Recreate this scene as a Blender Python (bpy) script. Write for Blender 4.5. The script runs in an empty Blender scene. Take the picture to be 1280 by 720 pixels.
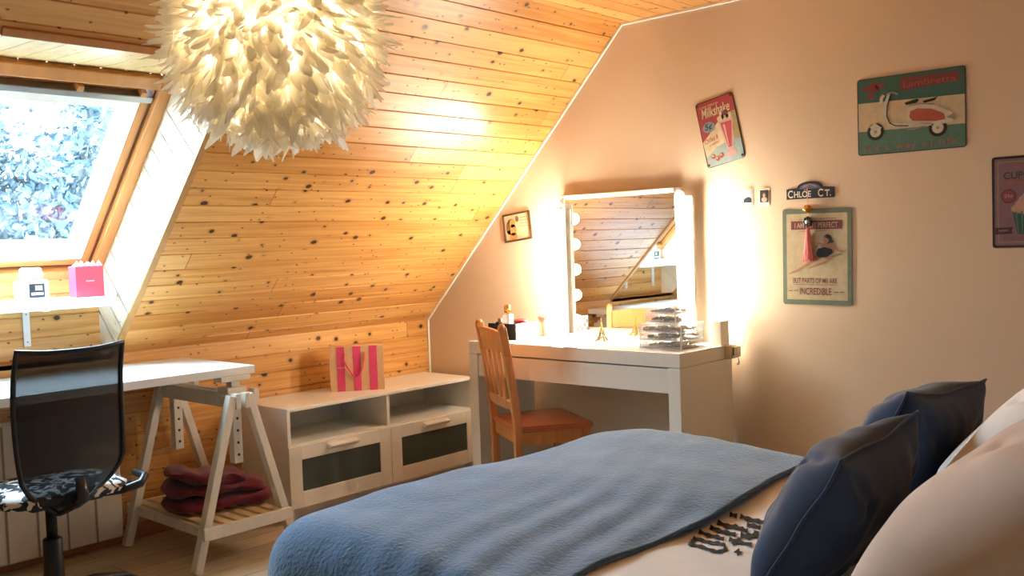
import bpy, bmesh, math, random
from mathutils import Vector, Matrix, noise
random.seed(7)
PI = math.pi
S = bpy.context.scene
COL = S.collection
WM = {}                      # world matrix of every Empty / part, by object name

# ------------------------------------------------------------------ materials
def lin(h):
    if isinstance(h, str):
        h = h.lstrip('#'); c = [int(h[i:i+2], 16)/255 for i in (0, 2, 4)]
    else: c = [v/255 for v in h]
    return tuple(v/12.92 if v <= .04045 else ((v+.055)/1.055)**2.4 for v in c)

def nodes(name):
    m = bpy.data.materials.new(name); m.use_nodes = True
    nt = m.node_tree
    return m, nt, nt.nodes['Principled BSDF'], nt.nodes.new, nt.links.new

def M(name, col, rough=.5, metal=0, var=.08, scale=40, bump=0, bscale=None, coat=0, alpha=None, trans=0, sheen=0, stretch=None):
    m, nt, b, N, L = nodes(name)
    c = lin(col) if (isinstance(col, str) or max(col) > 1.01) else tuple(col)
    tc = N('ShaderNodeTexCoord'); nz = N('ShaderNodeTexNoise'); nz.inputs['Scale'].default_value = scale; nz.inputs['Detail'].default_value = 4
    src = tc.outputs['Object']
    if stretch:
        mp = N('ShaderNodeMapping'); mp.inputs['Scale'].default_value = stretch; L(src, mp.inputs['Vector']); src = mp.outputs['Vector']
    L(src, nz.inputs['Vector'])
    mr = N('ShaderNodeMapRange'); mr.inputs['From Min'].default_value = .3; mr.inputs['From Max'].default_value = .7
    mr.inputs['To Min'].default_value = 1-var; mr.inputs['To Max'].default_value = 1+var; L(nz.outputs['Fac'], mr.inputs['Value'])
    vm = N('ShaderNodeVectorMath'); vm.operation = 'SCALE'; vm.inputs[0].default_value = c; L(mr.outputs['Result'], vm.inputs['Scale'])
    L(vm.outputs['Vector'], b.inputs['Base Color'])
    b.inputs['Roughness'].default_value = rough; b.inputs['Metallic'].default_value = metal
    if coat: b.inputs['Coat Weight'].default_value = coat; b.inputs['Coat Roughness'].default_value = .15
    if trans: b.inputs['Transmission Weight'].default_value = trans
    if sheen: b.inputs['Sheen Weight'].default_value = sheen; b.inputs['Sheen Roughness'].default_value = .4
    if alpha is not None: b.inputs['Alpha'].default_value = alpha
    if bump:
        n2 = N('ShaderNodeTexNoise'); n2.inputs['Scale'].default_value = bscale or scale*3; n2.inputs['Detail'].default_value = 5
        L(src, n2.inputs['Vector'])
        bp = N('ShaderNodeBump'); bp.inputs['Strength'].default_value = bump; bp.inputs['Distance'].default_value = .01
        L(n2.outputs['Fac'], bp.inputs['Height']); L(bp.outputs['Normal'], b.inputs['Normal'])
    return m

def emit(name, col, strength):
    m, nt, b, N, L = nodes(name)
    b.inputs['Base Color'].default_value = (.9, .9, .9, 1)
    b.inputs['Emission Color'].default_value = (*col, 1); b.inputs['Emission Strength'].default_value = strength
    return m

def wood_planks(name, c_light, c_dark, c_knot, rough=.33, pitch=.0898, off=.055, knots=1.0, length=2.3, coat=.25, tint_var=.5):
    """tongue and groove boards: UV u runs along the board (metres), v across the boards (metres)."""
    m, nt, b, N, L = nodes(name)
    def math_(op, a, bb=None, c=None):
        n = N('ShaderNodeMath'); n.operation = op
        for i, v in enumerate((a, bb, c)):
            if v is None: continue
            if isinstance(v, (int, float)): n.inputs[i].default_value = v
            else: L(v, n.inputs[i])
        return n.outputs[0]
    uv = N('ShaderNodeUVMap'); sp = N('ShaderNodeSeparateXYZ'); L(uv.outputs['UV'], sp.inputs[0])
    u, v = sp.outputs[0], sp.outputs[1]
    pid = math_('FLOOR', math_('DIVIDE', math_('SUBTRACT', v, off), pitch))
    w1 = N('ShaderNodeTexWhiteNoise'); w1.noise_dimensions = '1D'; L(pid, w1.inputs['W'])
    u2 = math_('ADD', u, math_('MULTIPLY', w1.outputs['Value'], 7.3))
    bu = math_('DIVIDE', u2, length); bid = math_('FLOOR', bu)
    w2 = N('ShaderNodeTexWhiteNoise'); w2.noise_dimensions = '1D'; L(math_('ADD', math_('MULTIPLY', pid, 17.31), math_('MULTIPLY', bid, 3.77)), w2.inputs['W'])
    # grain
    cv = N('ShaderNodeCombineXYZ'); L(math_('MULTIPLY', u2, 2.2), cv.inputs[0]); L(math_('MULTIPLY', v, 55), cv.inputs[1]); L(math_('MULTIPLY', w2.outputs['Value'], 31), cv.inputs[2])
    g = N('ShaderNodeTexNoise'); g.inputs['Scale'].default_value = 1; g.inputs['Detail'].default_value = 5; g.inputs['Distortion'].default_value = .6; L(cv.outputs[0], g.inputs['Vector'])
    fac = math_('ADD', math_('MULTIPLY', math_('SUBTRACT', w2.outputs['Value'], .5), tint_var), g.outputs['Fac'])
    rp = N('ShaderNodeValToRGB'); rp.color_ramp.elements[0].position = .28; rp.color_ramp.elements[1].position = .75
    rp.color_ramp.elements[0].color = (*lin(c_dark), 1); rp.color_ramp.elements[1].color = (*lin(c_light), 1); L(fac, rp.inputs['Fac'])
    # knots
    kv = N('ShaderNodeCombineXYZ'); L(math_('MULTIPLY', u2, 8.5), kv.inputs[0]); L(math_('MULTIPLY', v, 11), kv.inputs[1]); L(math_('MULTIPLY', pid, 1.7), kv.inputs[2])
    vo = N('ShaderNodeTexVoronoi'); vo.voronoi_dimensions = '2D'; vo.inputs['Scale'].default_value = 1; L(kv.outputs[0], vo.inputs['Vector'])
    sc = N('ShaderNodeSeparateColor'); L(vo.outputs['Color'], sc.inputs[0])
    size = math_('MULTIPLY', math_('MAXIMUM', math_('SUBTRACT', sc.outputs[0], .45), 0.0), .25*knots)
    dn = N('ShaderNodeTexNoise'); dn.inputs['Scale'].default_value = 1.8; L(kv.outputs[0], dn.inputs['Vector'])
    dd = math_('ADD', vo.outputs['Distance'], math_('MULTIPLY', math_('SUBTRACT', dn.outputs['Fac'], .5), .12))
    k1 = N('ShaderNodeMapRange'); k1.interpolation_type = 'SMOOTHSTEP'; L(math_('SUBTRACT', dd, size), k1.inputs['Value'])
    k1.inputs['From Min'].default_value = -.035; k1.inputs['From Max'].default_value = .02; k1.inputs['To Min'].default_value = 1; k1.inputs['To Max'].default_value = 0
    ring = N('ShaderNodeMapRange'); ring.interpolation_type = 'SMOOTHSTEP'; L(math_('SUBTRACT', dd, size), ring.inputs['Value'])
    ring.inputs['From Min'].default_value = 0; ring.inputs['From Max'].default_value = .16; ring.inputs['To Min'].default_value = .38; ring.inputs['To Max'].default_value = 0
    on = math_('GREATER_THAN', sc.outputs[0], .50)
    kf = math_('MULTIPLY', k1.outputs[0], on); rf = math_('MULTIPLY', ring.outputs[0], on)
    mx1 = N('ShaderNodeMix'); mx1.data_type = 'RGBA'; L(rf, mx1.inputs['Factor']); L(rp.outputs['Color'], mx1.inputs['A']); mx1.inputs['B'].default_value = (*[a*.7 for a in lin(c_dark)], 1)
    mx = N('ShaderNodeMix'); mx.data_type = 'RGBA'; L(kf, mx.inputs['Factor']); L(mx1.outputs['Result'], mx.inputs['A']); mx.inputs['B'].default_value = (*lin(c_knot), 1)
    pv = N('ShaderNodeCombineXYZ'); L(math_('MULTIPLY', u2, 16), pv.inputs[0]); L(math_('MULTIPLY', v, 24), pv.inputs[1])
    v2 = N('ShaderNodeTexVoronoi'); v2.voronoi_dimensions = '2D'; v2.inputs['Scale'].default_value = 1; L(pv.outputs[0], v2.inputs['Vector'])
    s2 = N('ShaderNodeSeparateColor'); L(v2.outputs['Color'], s2.inputs[0])
    pk_ = N('ShaderNodeMapRange'); pk_.interpolation_type = 'SMOOTHSTEP'; L(v2.outputs['Distance'], pk_.inputs['Value'])
    pk_.inputs['From Min'].default_value = .05; pk_.inputs['From Max'].default_value = .13; pk_.inputs['To Min'].default_value = .85; pk_.inputs['To Max'].default_value = 0
    m4 = N('ShaderNodeMix'); m4.data_type = 'RGBA'; L(math_('MULTIPLY', pk_.outputs[0], math_('GREATER_THAN', s2.outputs[1], .74)), m4.inputs['Factor']); L(mx.outputs['Result'], m4.inputs['A']); m4.inputs['B'].default_value = (*[a*1.5 for a in lin(c_knot)], 1)
    mx = m4
    # butt joints between board lengths
    fr = math_('FRACT', bu); jt = math_('LESS_THAN', fr, .0016)
    mj = N('ShaderNodeMix'); mj.data_type = 'RGBA'; L(math_('MULTIPLY', jt, .75), mj.inputs['Factor']); L(mx.outputs['Result'], mj.inputs['A']); mj.inputs['B'].default_value = (*lin('#4a2a10'), 1)
    L(mj.outputs['Result'], b.inputs['Base Color'])
    b.inputs['Roughness'].default_value = rough; b.inputs['Coat Weight'].default_value = coat; b.inputs['Coat Roughness'].default_value = .28
    bp = N('ShaderNodeBump'); bp.inputs['Strength'].default_value = .12; bp.inputs['Distance'].default_value = .004; L(g.outputs['Fac'], bp.inputs['Height']); L(bp.outputs['Normal'], b.inputs['Normal'])
    return m

def see_through(name, col, amount, rough=.3):
    """a partly transparent surface (mesh cloth, clear plastic)"""
    m, nt, b, N, L = nodes(name)
    tc = N('ShaderNodeTexCoord'); nz = N('ShaderNodeTexNoise'); nz.inputs['Scale'].default_value = 60; L(tc.outputs['Object'], nz.inputs['Vector'])
    vm = N('ShaderNodeVectorMath'); vm.operation = 'SCALE'; vm.inputs[0].default_value = lin(col)
    mr = N('ShaderNodeMapRange'); mr.inputs['To Min'].default_value = .85; mr.inputs['To Max'].default_value = 1.15; L(nz.outputs['Fac'], mr.inputs['Value']); L(mr.outputs[0], vm.inputs['Scale'])
    L(vm.outputs[0], b.inputs['Base Color']); b.inputs['Roughness'].default_value = rough
    tr = N('ShaderNodeBsdfTransparent'); mix = N('ShaderNodeMixShader')
    mix.inputs[0].default_value = amount; L(b.outputs[0], mix.inputs[1]); L(tr.outputs[0], mix.inputs[2])
    L(mix.outputs[0], nt.nodes['Material Output'].inputs['Surface'])
    return m

def pane_mat():
    m, nt, b, N, L = nodes('window pane')
    tr = N('ShaderNodeBsdfTransparent'); tr.inputs[0].default_value = (.93, .97, .98, 1)
    gl = N('ShaderNodeBsdfGlossy'); gl.inputs['Roughness'].default_value = .02
    lw = N('ShaderNodeLayerWeight'); lw.inputs['Blend'].default_value = .5; pw = N('ShaderNodeMath'); pw.operation = 'POWER'; pw.inputs[1].default_value = 5; L(lw.outputs['Facing'], pw.inputs[0])
    ma = N('ShaderNodeMath'); ma.operation = 'MULTIPLY_ADD'; ma.inputs[1].default_value = .9; ma.inputs[2].default_value = .03; L(pw.outputs[0], ma.inputs[0]); mix = N('ShaderNodeMixShader')
    L(ma.outputs[0], mix.inputs[0]); L(tr.outputs[0], mix.inputs[1]); L(gl.outputs[0], mix.inputs[2])
    L(mix.outputs[0], nt.nodes['Material Output'].inputs['Surface']); nt.nodes.remove(b)
    return m

def feather_mat():
    m, nt, b, N, L = nodes('cream feathers')
    tc = N('ShaderNodeTexCoord'); nz = N('ShaderNodeTexNoise'); nz.inputs['Scale'].default_value = 14; L(tc.outputs['Object'], nz.inputs['Vector'])
    rp = N('ShaderNodeValToRGB'); rp.color_ramp.elements[0].color = (*lin('#fbf4e2'), 1); rp.color_ramp.elements[1].color = (*lin('#fffaf0'), 1); L(nz.outputs['Fac'], rp.inputs[0])
    d = N('ShaderNodeBsdfDiffuse'); t = N('ShaderNodeBsdfTranslucent'); L(rp.outputs[0], d.inputs[0]); L(rp.outputs[0], t.inputs[0])
    mix = N('ShaderNodeMixShader'); mix.inputs[0].default_value = .5; L(d.outputs[0], mix.inputs[1]); L(t.outputs[0], mix.inputs[2])
    tr = N('ShaderNodeBsdfTransparent'); m2 = N('ShaderNodeMixShader'); m2.inputs[0].default_value = .12; L(mix.outputs[0], m2.inputs[1]); L(tr.outputs[0], m2.inputs[2])
    L(m2.outputs[0], nt.nodes['Material Output'].inputs['Surface']); nt.nodes.remove(b)
    return m

def cheetah_mat():
    m, nt, b, N, L = nodes('black and white seat cover')
    tc = N('ShaderNodeTexCoord'); nz = N('ShaderNodeTexNoise'); nz.inputs['Scale'].default_value = 22; nz.inputs['Distortion'].default_value = 1.2; L(tc.outputs['Object'], nz.inputs['Vector'])
    rp = N('ShaderNodeValToRGB'); rp.color_ramp.interpolation = 'CONSTANT'
    rp.color_ramp.elements[0].color = (.015, .015, .02, 1); rp.color_ramp.elements[1].position = .52; rp.color_ramp.elements[1].color = (.75, .7, .62, 1)
    L(nz.outputs['Fac'], rp.inputs[0]); L(rp.outputs[0], b.inputs['Base Color']); b.inputs['Roughness'].default_value = .8
    return m

def woven_mat():
    m, nt, b, N, L = nodes('woven grey strips')
    tc = N('ShaderNodeTexCoord'); ck = N('ShaderNodeTexChecker'); ck.inputs['Scale'].default_value = 52
    ck.inputs['Color1'].default_value = (*lin('#d9d6cc'), 1); ck.inputs['Color2'].default_value = (*lin('#67665f'), 1)
    L(tc.outputs['Object'], ck.inputs['Vector']); L(ck.outputs['Color'], b.inputs['Base Color']); b.inputs['Roughness'].default_value = .6
    return m

def floor_mat():
    m, nt, b, N, L = nodes('laminate floor')
    tc = N('ShaderNodeTexCoord'); br = N('ShaderNodeTexBrick'); br.offset = .37; br.inputs['Scale'].default_value = 1
    br.inputs['Brick Width'].default_value = 1.25; br.inputs['Row Height'].default_value = .14; br.inputs['Mortar Size'].default_value = .0016
    br.inputs['Color1'].default_value = (*lin('#cdbb9f'), 1); br.inputs['Color2'].default_value = (*lin('#b9a68a'), 1); br.inputs['Mortar'].default_value = (*lin('#54432f'), 1)
    mp = N('ShaderNodeMapping'); mp.inputs['Rotation'].default_value = (0, 0, PI/2); L(tc.outputs['Object'], mp.inputs[0]); L(mp.outputs[0], br.inputs['Vector'])
    mp2 = N('ShaderNodeMapping'); mp2.inputs['Scale'].default_value = (30, 2.2, 1); L(tc.outputs['Object'], mp2.inputs[0])
    nz = N('ShaderNodeTexNoise'); nz.inputs['Scale'].default_value = 1.4; nz.inputs['Detail'].default_value = 6; L(mp2.outputs[0], nz.inputs['Vector'])
    mr = N('ShaderNodeMapRange'); mr.inputs['To Min'].default_value = .6; mr.inputs['To Max'].default_value = 1.3; L(nz.outputs['Fac'], mr.inputs['Value'])
    vm = N('ShaderNodeVectorMath'); vm.operation = 'SCALE'; L(br.outputs['Color'], vm.inputs[0]); L(mr.outputs[0], vm.inputs['Scale'])
    L(vm.outputs[0], b.inputs['Base Color']); b.inputs['Roughness'].default_value = .45
    return m

PINE = wood_planks('varnished pine boards', '#e6b26a', '#c2843e', '#3d200e')
PINE_KNEE = wood_planks('varnished pine wall boards', '#e6b26a', '#c2843e', '#3d200e', pitch=.0902, off=.016)
PINE_DAYLIT = wood_planks('daylit pale pine boards', '#efe3cd', '#dcc8a6', '#8d6b45', pitch=.095, off=0, knots=.6, rough=.4)  # the same pine, with strong daylight put into its pale colour
WALL = M('warm beige wallpaper', '#d8c3a9', .75, var=.03, scale=180, bump=.12, bscale=420)
WHITE = M('white foil board', '#e9e4d8', .35, var=.015)
WHITE_T = M('white desk laminate', '#eeeeec', .3, var=.015)
TRIM = M('white painted bead', '#f2ede2', .45, var=.03)
WINWOOD = M('varnished window pine', '#bb7c3e', .4, var=.10, scale=5, stretch=(2, 5, 2))
WINDARK = M('dark window groove', '#6d4020', .5, var=.15, scale=8)
WINWHITE = M('white window sash', '#eceae6', .35, var=.02)
ALU = M('grey aluminium', '#8f8d8a', .35, metal=.6, var=.05)
CHAIRPINE = M('orange pine', '#c07a3c', .35, var=.16, scale=5, stretch=(10, 10, 1), coat=.3)
SEATPINE = M('red brown pine seat', '#b4602e', .32, var=.14, scale=6, stretch=(12, 1.5, 4), coat=.3)
LIMED = M('whitewashed pine', '#ddd5c6', .5, var=.08, scale=9, stretch=(3, 3, 1))
SLATPINE = M('natural pine slats', '#d8bd92', .5, var=.1, scale=12)
FROST = M('dark frosted glass', '#3f4a45', .3, var=.12, scale=6)
DARKIN = M('dark interior', '#3a3630', .8)
BLACKP = M('black plastic', '#0c0d10', .42, var=.1)
BLACKM = M('black metal', '#101114', .35, metal=.4, var=.1)
MESHB = see_through('black chair mesh', '#080d14', .07, .85)
CHEETAH = cheetah_mat()
RADI = M('cream enamel radiator', '#d6cbb8', .4, var=.02)
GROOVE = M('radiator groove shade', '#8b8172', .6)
NAVY = M('slate blue velvet', '#293b55', .85, var=.1, scale=9, bump=.1, bscale=300, sheen=.15)
FLEECE = M('blue grey fleece', '#4c6f92', .9, var=.22, scale=9, bump=.45, bscale=90, sheen=.4)
LINEN = M('white cotton', '#efece8', .85, var=.03, scale=12, bump=.05, bscale=200)
SHADELIN = M('shaded white cotton', '#d9c4b5', .85, var=.04, scale=10, bump=.05, bscale=200)  # white pillow cotton, darkened and warmed to carry shade in its colour
INK = M('black fabric print', '#0a0b0e', .9)
BURG = M('burgundy fleece', '#6a1a2a', .95, var=.22, scale=30, bump=.5, bscale=160, sheen=.25)
KRAFT = M('pale kraft paper', '#dcb183', .7, var=.05)
PINK = M('hot pink paper', '#e04a78', .6, var=.05)
RIBBON = M('pink satin ribbon', '#f2547c', .35, var=.08)
REDBAG = M('coral red gift paper', '#d9384e', .55, var=.05, scale=90)
TISSUE = M('pink tissue paper', '#f0a3b5', .7, var=.1)
MIRROR = M('mirror silver', (.94, .94, .94), .015, metal=1, var=.005)
CHROME = M('chrome', '#c9c9c6', .15, metal=1, var=.03)
BRASS = M('old brass', '#8d7a3c', .3, metal=.9, var=.15)
GOLD = M('gold metal', '#d6a65a', .25, metal=.9, var=.08)
ACRYL = see_through('clear acrylic', '#f5f7f8', .82, .08); ACRYL2 = see_through('acrylic edges', '#f7f7f5', .40, .1)
CLEARG = see_through('clear glass', '#dfe8ee', .6, .05)
FEATHER = feather_mat()
WOVEN = woven_mat()
BLACKF = M('black fabric', '#101217', .8, var=.2, scale=60)
BULB = emit('lit vanity bulb', (1, .87, .69), 225)
LAMPB = emit('lit lamp bulb', (1, .95, .84), 400)
LEDBAR = M('satin light bar', '#cfccc4', .4, var=.02)

# ------------------------------------------------------------------ mesh helpers
def BM(): return bmesh.new()

def box(bm, x0, x1, y0, y1, z0, z1, bev=.0, mi=0, seg=2):
    r = bmesh.ops.create_cube(bm, size=1)
    v = r['verts']
    for q in v: q.co = Vector((x0+(q.co.x+.5)*(x1-x0), y0+(q.co.y+.5)*(y1-y0), z0+(q.co.z+.5)*(z1-z0)))
    f = {fc for q in v for fc in q.link_faces}
    for fc in f: fc.material_index = mi
    if bev:
        e = list({ed for q in v for ed in q.link_edges})
        bmesh.ops.bevel(bm, geom=e, offset=min(bev, abs(x1-x0)*.45, abs(y1-y0)*.45, abs(z1-z0)*.45), segments=seg, affect='EDGES', profile=.5)

def frame_of(d, up=Vector((0, 0, 1))):
    d = d.normalized(); s = d.cross(up)
    if s.length < 1e-4: s = d.cross(Vector((0, 1, 0)))
    s.normalize(); return d, s, s.cross(d)

def bar(bm, p0, p1, w, h, bev=.002, up=(0, 0, 1), mi=0):
    """a rectangular bar from p0 to p1, w across, h along `up`"""
    p0, p1 = Vector(p0), Vector(p1); d, s, n = frame_of(p1-p0, Vector(up)); Ln = (p1-p0).length
    b2 = BM(); box(b2, -w/2, w/2, 0, Ln, -h/2, h/2, bev, mi)
    T = Matrix(((s.x, d.x, n.x, p0.x), (s.y, d.y, n.y, p0.y), (s.z, d.z, n.z, p0.z), (0, 0, 0, 1)))
    b2.transform(T); join(bm, b2)

def join(bm, b2):
    vm = {v: bm.verts.new(v.co) for v in b2.verts}
    for f in b2.faces:
        try:
            nf = bm.faces.new([vm[v] for v in f.verts]); nf.material_index = f.material_index; nf.smooth = f.smooth
        except ValueError: pass
    b2.free()

def tube(bm, pts, r, n=10, caps=True, flat=1.0, mi=0):
    pts = [Vector(p) for p in pts]; rs = r if isinstance(r, (list, tuple)) else [r]*len(pts); rings = []; prev = None
    for i, p in enumerate(pts):
        d = (pts[min(i+1, len(pts)-1)]-pts[max(i-1, 0)]).normalized()
        if prev is None: _, s, u = frame_of(d)
        else:
            s = prev-d*prev.dot(d); s.normalize(); u = s.cross(d)
        prev = s
        rings.append([bm.verts.new(p+(s*math.cos(a)+u*flat*math.sin(a))*rs[i]) for a in [2*PI*k/n for k in range(n)]])
    for a, b in zip(rings, rings[1:]):
        for k in range(n):
            f = bm.faces.new((a[k], a[(k+1) % n], b[(k+1) % n], b[k])); f.smooth = True; f.material_index = mi
    if caps:
        for rg in (rings[0], rings[-1]):
            f = bm.faces.new(rg); f.material_index = mi

def lathe(bm, prof, n=24, c=(0, 0, 0), mi=0, sx=1, sy=1):
    rings = []
    for r, z in prof:
        if r < 1e-5: rings.append([bm.verts.new((c[0], c[1], c[2]+z))])
        else: rings.append([bm.verts.new((c[0]+sx*r*math.cos(2*PI*k/n), c[1]+sy*r*math.sin(2*PI*k/n), c[2]+z)) for k in range(n)])
    for a, b in zip(rings, rings[1:]):
        for k in range(n):
            q = [a[k % len(a)], a[(k+1) % len(a)], b[(k+1) % len(b)], b[k % len(b)]]
            q = [v for i, v in enumerate(q) if v not in q[:i]]
            if len(q) > 2:
                f = bm.faces.new(q); f.smooth = True; f.material_index = mi

def prism(bm, pts, fn, t, mi=0):
    """polygon pts (2-D) extruded by thickness t through fn(a, b, depth) -> point"""
    a = [bm.verts.new(fn(p[0], p[1], 0)) for p in pts]; b = [bm.verts.new(fn(p[0], p[1], t)) for p in pts]
    fs = [bm.faces.new(a), bm.faces.new(b)]; n = len(pts)
    for k in range(n): fs.append(bm.faces.new((a[k], a[(k+1) % n], b[(k+1) % n], b[k])))
    for f in fs: f.material_index = mi

def obj(name, bm, mat, parent=None, world=True, smooth=False, sub=0, angle=None):
    """links a bmesh as ONE mesh object; world=True: its coordinates are world ones"""
    if parent is not None and world:
        bm.transform(WM[parent.name].inverted())
    bmesh.ops.recalc_face_normals(bm, faces=bm.faces[:])
    me = bpy.data.meshes.new(name); bm.to_mesh(me); bm.free()
    for m in (mat if isinstance(mat, (list, tuple)) else [mat]): me.materials.append(m)
    if smooth:
        for p in me.polygons: p.use_smooth = True
    o = bpy.data.objects.new(name, me); COL.objects.link(o)
    if parent is not None:
        o.parent = parent; WM[o.name] = WM[parent.name]
    else: WM[o.name] = Matrix.Identity(4)
    if angle:
        me.set_sharp_from_angle(angle=math.radians(angle))
    if sub:
        md = o.modifiers.new('smooth', 'SUBSURF'); md.levels = sub; md.render_levels = sub
    return o

def tag(o, label=None, cat=None, group=None, kind=None):
    if label: o['label'] = label
    if cat: o['category'] = cat
    if group: o['group'] = group
    if kind: o['kind'] = kind
    return o

def thing(name, label, cat, loc=(0, 0, 0), rotz=0, group=None, kind=None):
    o = bpy.data.objects.new(name, None); COL.objects.link(o); o.empty_display_size = .1
    o.location = loc; o.rotation_euler = (0, 0, rotz); tag(o, label, cat, group, kind)
    WM[o.name] = Matrix.Translation(loc) @ Matrix.Rotation(rotz, 4, 'Z')
    return o

def structure(name, bm, mat, parent=None, **k):
    o = obj(name, bm, mat, parent, **k); o['kind'] = 'structure'; return o

def dup(root, loc=None, rotz=None, label=None):
    r = root.copy(); COL.objects.link(r)
    if loc is not None: r.location = loc
    if rotz is not None: r.rotation_euler = (0, 0, rotz)
    if label: r['label'] = label
    for ch in list(root.children):
        c = ch.copy(); COL.objects.link(c); c.parent = r
        for g in list(ch.children):
            d = g.copy(); COL.objects.link(d); d.parent = c
    return r

def planks(bm, fn, s0, s1, u0, u1, pitch, off, g=.0035, depth=.005, usign=1):
    """tongue and groove face: fn(s, u, d) -> point, d = depth below the face"""
    uvl = bm.loops.layers.uv.verify()
    prof = [(s0, 0.)]
    k = math.ceil((s0-off)/pitch)
    while off+k*pitch < s1:
        q = off+k*pitch
        for ds, dd in ((-g, 0), (-g*.25, depth), (g*.25, depth), (g, 0)):
            if s0 < q+ds < s1: prof.append((q+ds, dd))
        k += 1
    prof.append((s1, 0.))
    for (a, da), (b, db) in zip(prof, prof[1:]):
        vs = [bm.verts.new(fn(s, u, d)) for s, u, d in ((a, u0, da), (a, u1, da), (b, u1, db), (b, u0, db))]
        f = bm.faces.new(vs)
        for lp, (uu, ss) in zip(f.loops, ((u0, a), (u1, a), (u1, b), (u0, b))): lp[uvl].uv = (uu, ss)

# ------------------------------------------------------------------ the room
ZK, XS, ZC = .8257, 1.4223, 2.2596           # knee wall top, where the slope meets the flat ceiling
XR, YB = 4.62, -5.0
sl = math.hypot(XS, ZC-ZK); DX, DZ = XS/sl, (ZC-ZK)/sl
WY0, WY1 = -2.64, -1.86                      # roof window recess
WS = 1.535                                   # its upper edge along the slope
slope = lambda s, u, d: Vector((s*DX-d*DZ, u, ZK+s*DZ+d*DX))
bm = BM()
planks(bm, slope, 0, sl, WY1, 0, .0898, .055)
planks(bm, slope, 0, sl, YB, WY0, .0898, .055)
planks(bm, slope, WS, sl, WY0, WY1, .0898, .055)
structure('ceiling_slope', bm, PINE)
bm = BM(); planks(bm, lambda s, u, d: Vector((XS+s, u, ZC+d)), 0, XR-XS, YB, 0, .0898, .045)
structure('ceiling', bm, wood_planks('varnished pine ceiling boards', '#e6b26a', '#c2843e', '#3d200e', off=.045))
bm = BM(); planks(bm, lambda s, u, d: Vector((-d, u, s)), 0, ZK, YB, 0, .0902, .016)
structure('wall_left', bm, PINE_KNEE)
def slab(bm, pts, y0, y1):
    prism(bm, pts, lambda a, b, d: Vector((a, y0+d, b)), y1-y0)
pent = [(-.12, -.02), (XR+.1, -.02), (XR+.1, ZC+.1), (XS-.04, ZC+.1), (-.12, ZK+.06)]
bm = BM(); slab(bm, pent, 0, .1); structure('wall_back', bm, WALL)
bm = BM(); slab(bm, pent, YB-.1, YB); structure('wall_front', bm, WALL)
bm = BM(); box(bm, XR, XR+.1, YB, 0, -.02, ZC+.1); structure('wall_right', bm, WALL)
bm = BM(); box(bm, -.12, XR+.1, YB-.1, .1, -.1, 0); structure('floor', bm, floor_mat())
# white beads along the gable
bm = BM(); bar(bm, (.006, -.006, ZK), (XS, -.006, ZC-.008), .012, .012, .003, up=(-DZ, 0, DX)); structure('trim_1', bm, TRIM)
bm = BM(); bar(bm, (XS, -.006, ZC-.006), (XR, -.006, ZC-.006), .012, .012, .003); structure('trim_2', bm, TRIM)
bm = BM(); bar(bm, (.006, -.006, 0), (.006, -.006, ZK), .012, .012, .003); structure('trim_3', bm, TRIM)
bm = BM(); box(bm, 0, .012, YB, 0, 0, .07, .003); structure('baseboard_left', bm, M('pine baseboard', '#b5763a', .4, var=.12))
bm = BM(); box(bm, .012, XR, -.012, 0, 0, .07, .003); structure('baseboard_back', bm, M('beige baseboard', '#c8a986', .5))

# ------------------------------------------------------------------ roof window
win = thing('window_1', 'white sashed roof window set in a pine lined recess of the sloping ceiling', 'window', (0, (WY0+WY1)/2, 1.0), kind='structure')
WX, WZ, WL = -.10, 1.178, 1.066              # foot of the window plane, its length up the slope
q = math.sqrt(.5)
def wp(t, y, n): return Vector((WX+t*q-n*q, y, WZ+t*q+n*q))     # t up the pane, n outwards
def wbar(bm, t0, t1, y0, y1, n0, n1, bev=.004, mi=0):
    b2 = BM(); box(b2, t0, t1, y0, y1, n0, n1, bev, mi)
    for v in b2.verts: v.co = wp(v.co.x, v.co.y, v.co.z)
    join(bm, b2)
# reveals: side boards run from the pane out to the room
def reveal_side(bm, Y):
    uvl = bm.loops.layers.uv.verify(); P = .095; s = 0
    # strips perpendicular to the roof, between the pane line (z = x + WZ - WX) and the slope line
    c_out = WZ-WX; k0, k1 = (ZK - .0), 2.60
    top = WS*DZ+ZK
    def clip(poly, f):
        out = []
        for i in range(len(poly)):
            a, b = poly[i], poly[(i+1) % len(poly)]; fa, fb = f(a), f(b)
            if fa >= 0: out.append(a)
            if (fa >= 0) != (fb >= 0):
                t = fa/(fa-fb); out.append((a[0]+t*(b[0]-a[0]), a[1]+t*(b[1]-a[1])))
        return out
    outline = [(-.1, .80), (0, ZK), (WS*DX, top), (WX+WL*q+.0, WZ+WL*q), (-.1, WZ)]
    n = 0
    while n < 26:
        lo, hi = .55+n*P, .55+(n+1)*P         # along the slope: w = (x+z)*q
        for a, b, d in ((lo, lo+.004, 1), (lo+.004, hi-.004, 0), (hi-.004, hi, 1)):
            poly = clip(outline, lambda p: (p[0]+p[1])*q-a); poly = clip(poly, lambda p: b-(p[0]+p[1])*q) if len(poly) > 2 else []
            if len(poly) < 3: continue
            f = bm.faces.new([bm.verts.new((p[0], Y+(.009 if d else 0)*(1 if Y == WY1 else -1), p[1])) for p in poly])
            for lp, p in zip(f.loops, poly): lp[uvl].uv = ((p[1]-p[0])*q, (p[0]+p[1])*q-.55)
        n += 1
    f = bm.faces.new([bm.verts.new((p[0], Y+.0095*(1 if Y == WY1 else -1), p[1])) for p in [(-.14, .76), (-.01, ZK-.02), (0, ZK), (WS*DX, top), (WX+WL*q+.0, WZ+WL*q+.03), (-.14, WZ)]])  # backing sheet, added so light cannot leak in at the grooves
    for lp in f.loops: lp[uvl].uv = (0, 0)
bm = BM(); reveal_side(bm, WY1); structure('reveal_side', bm, PINE_DAYLIT, win)
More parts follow.
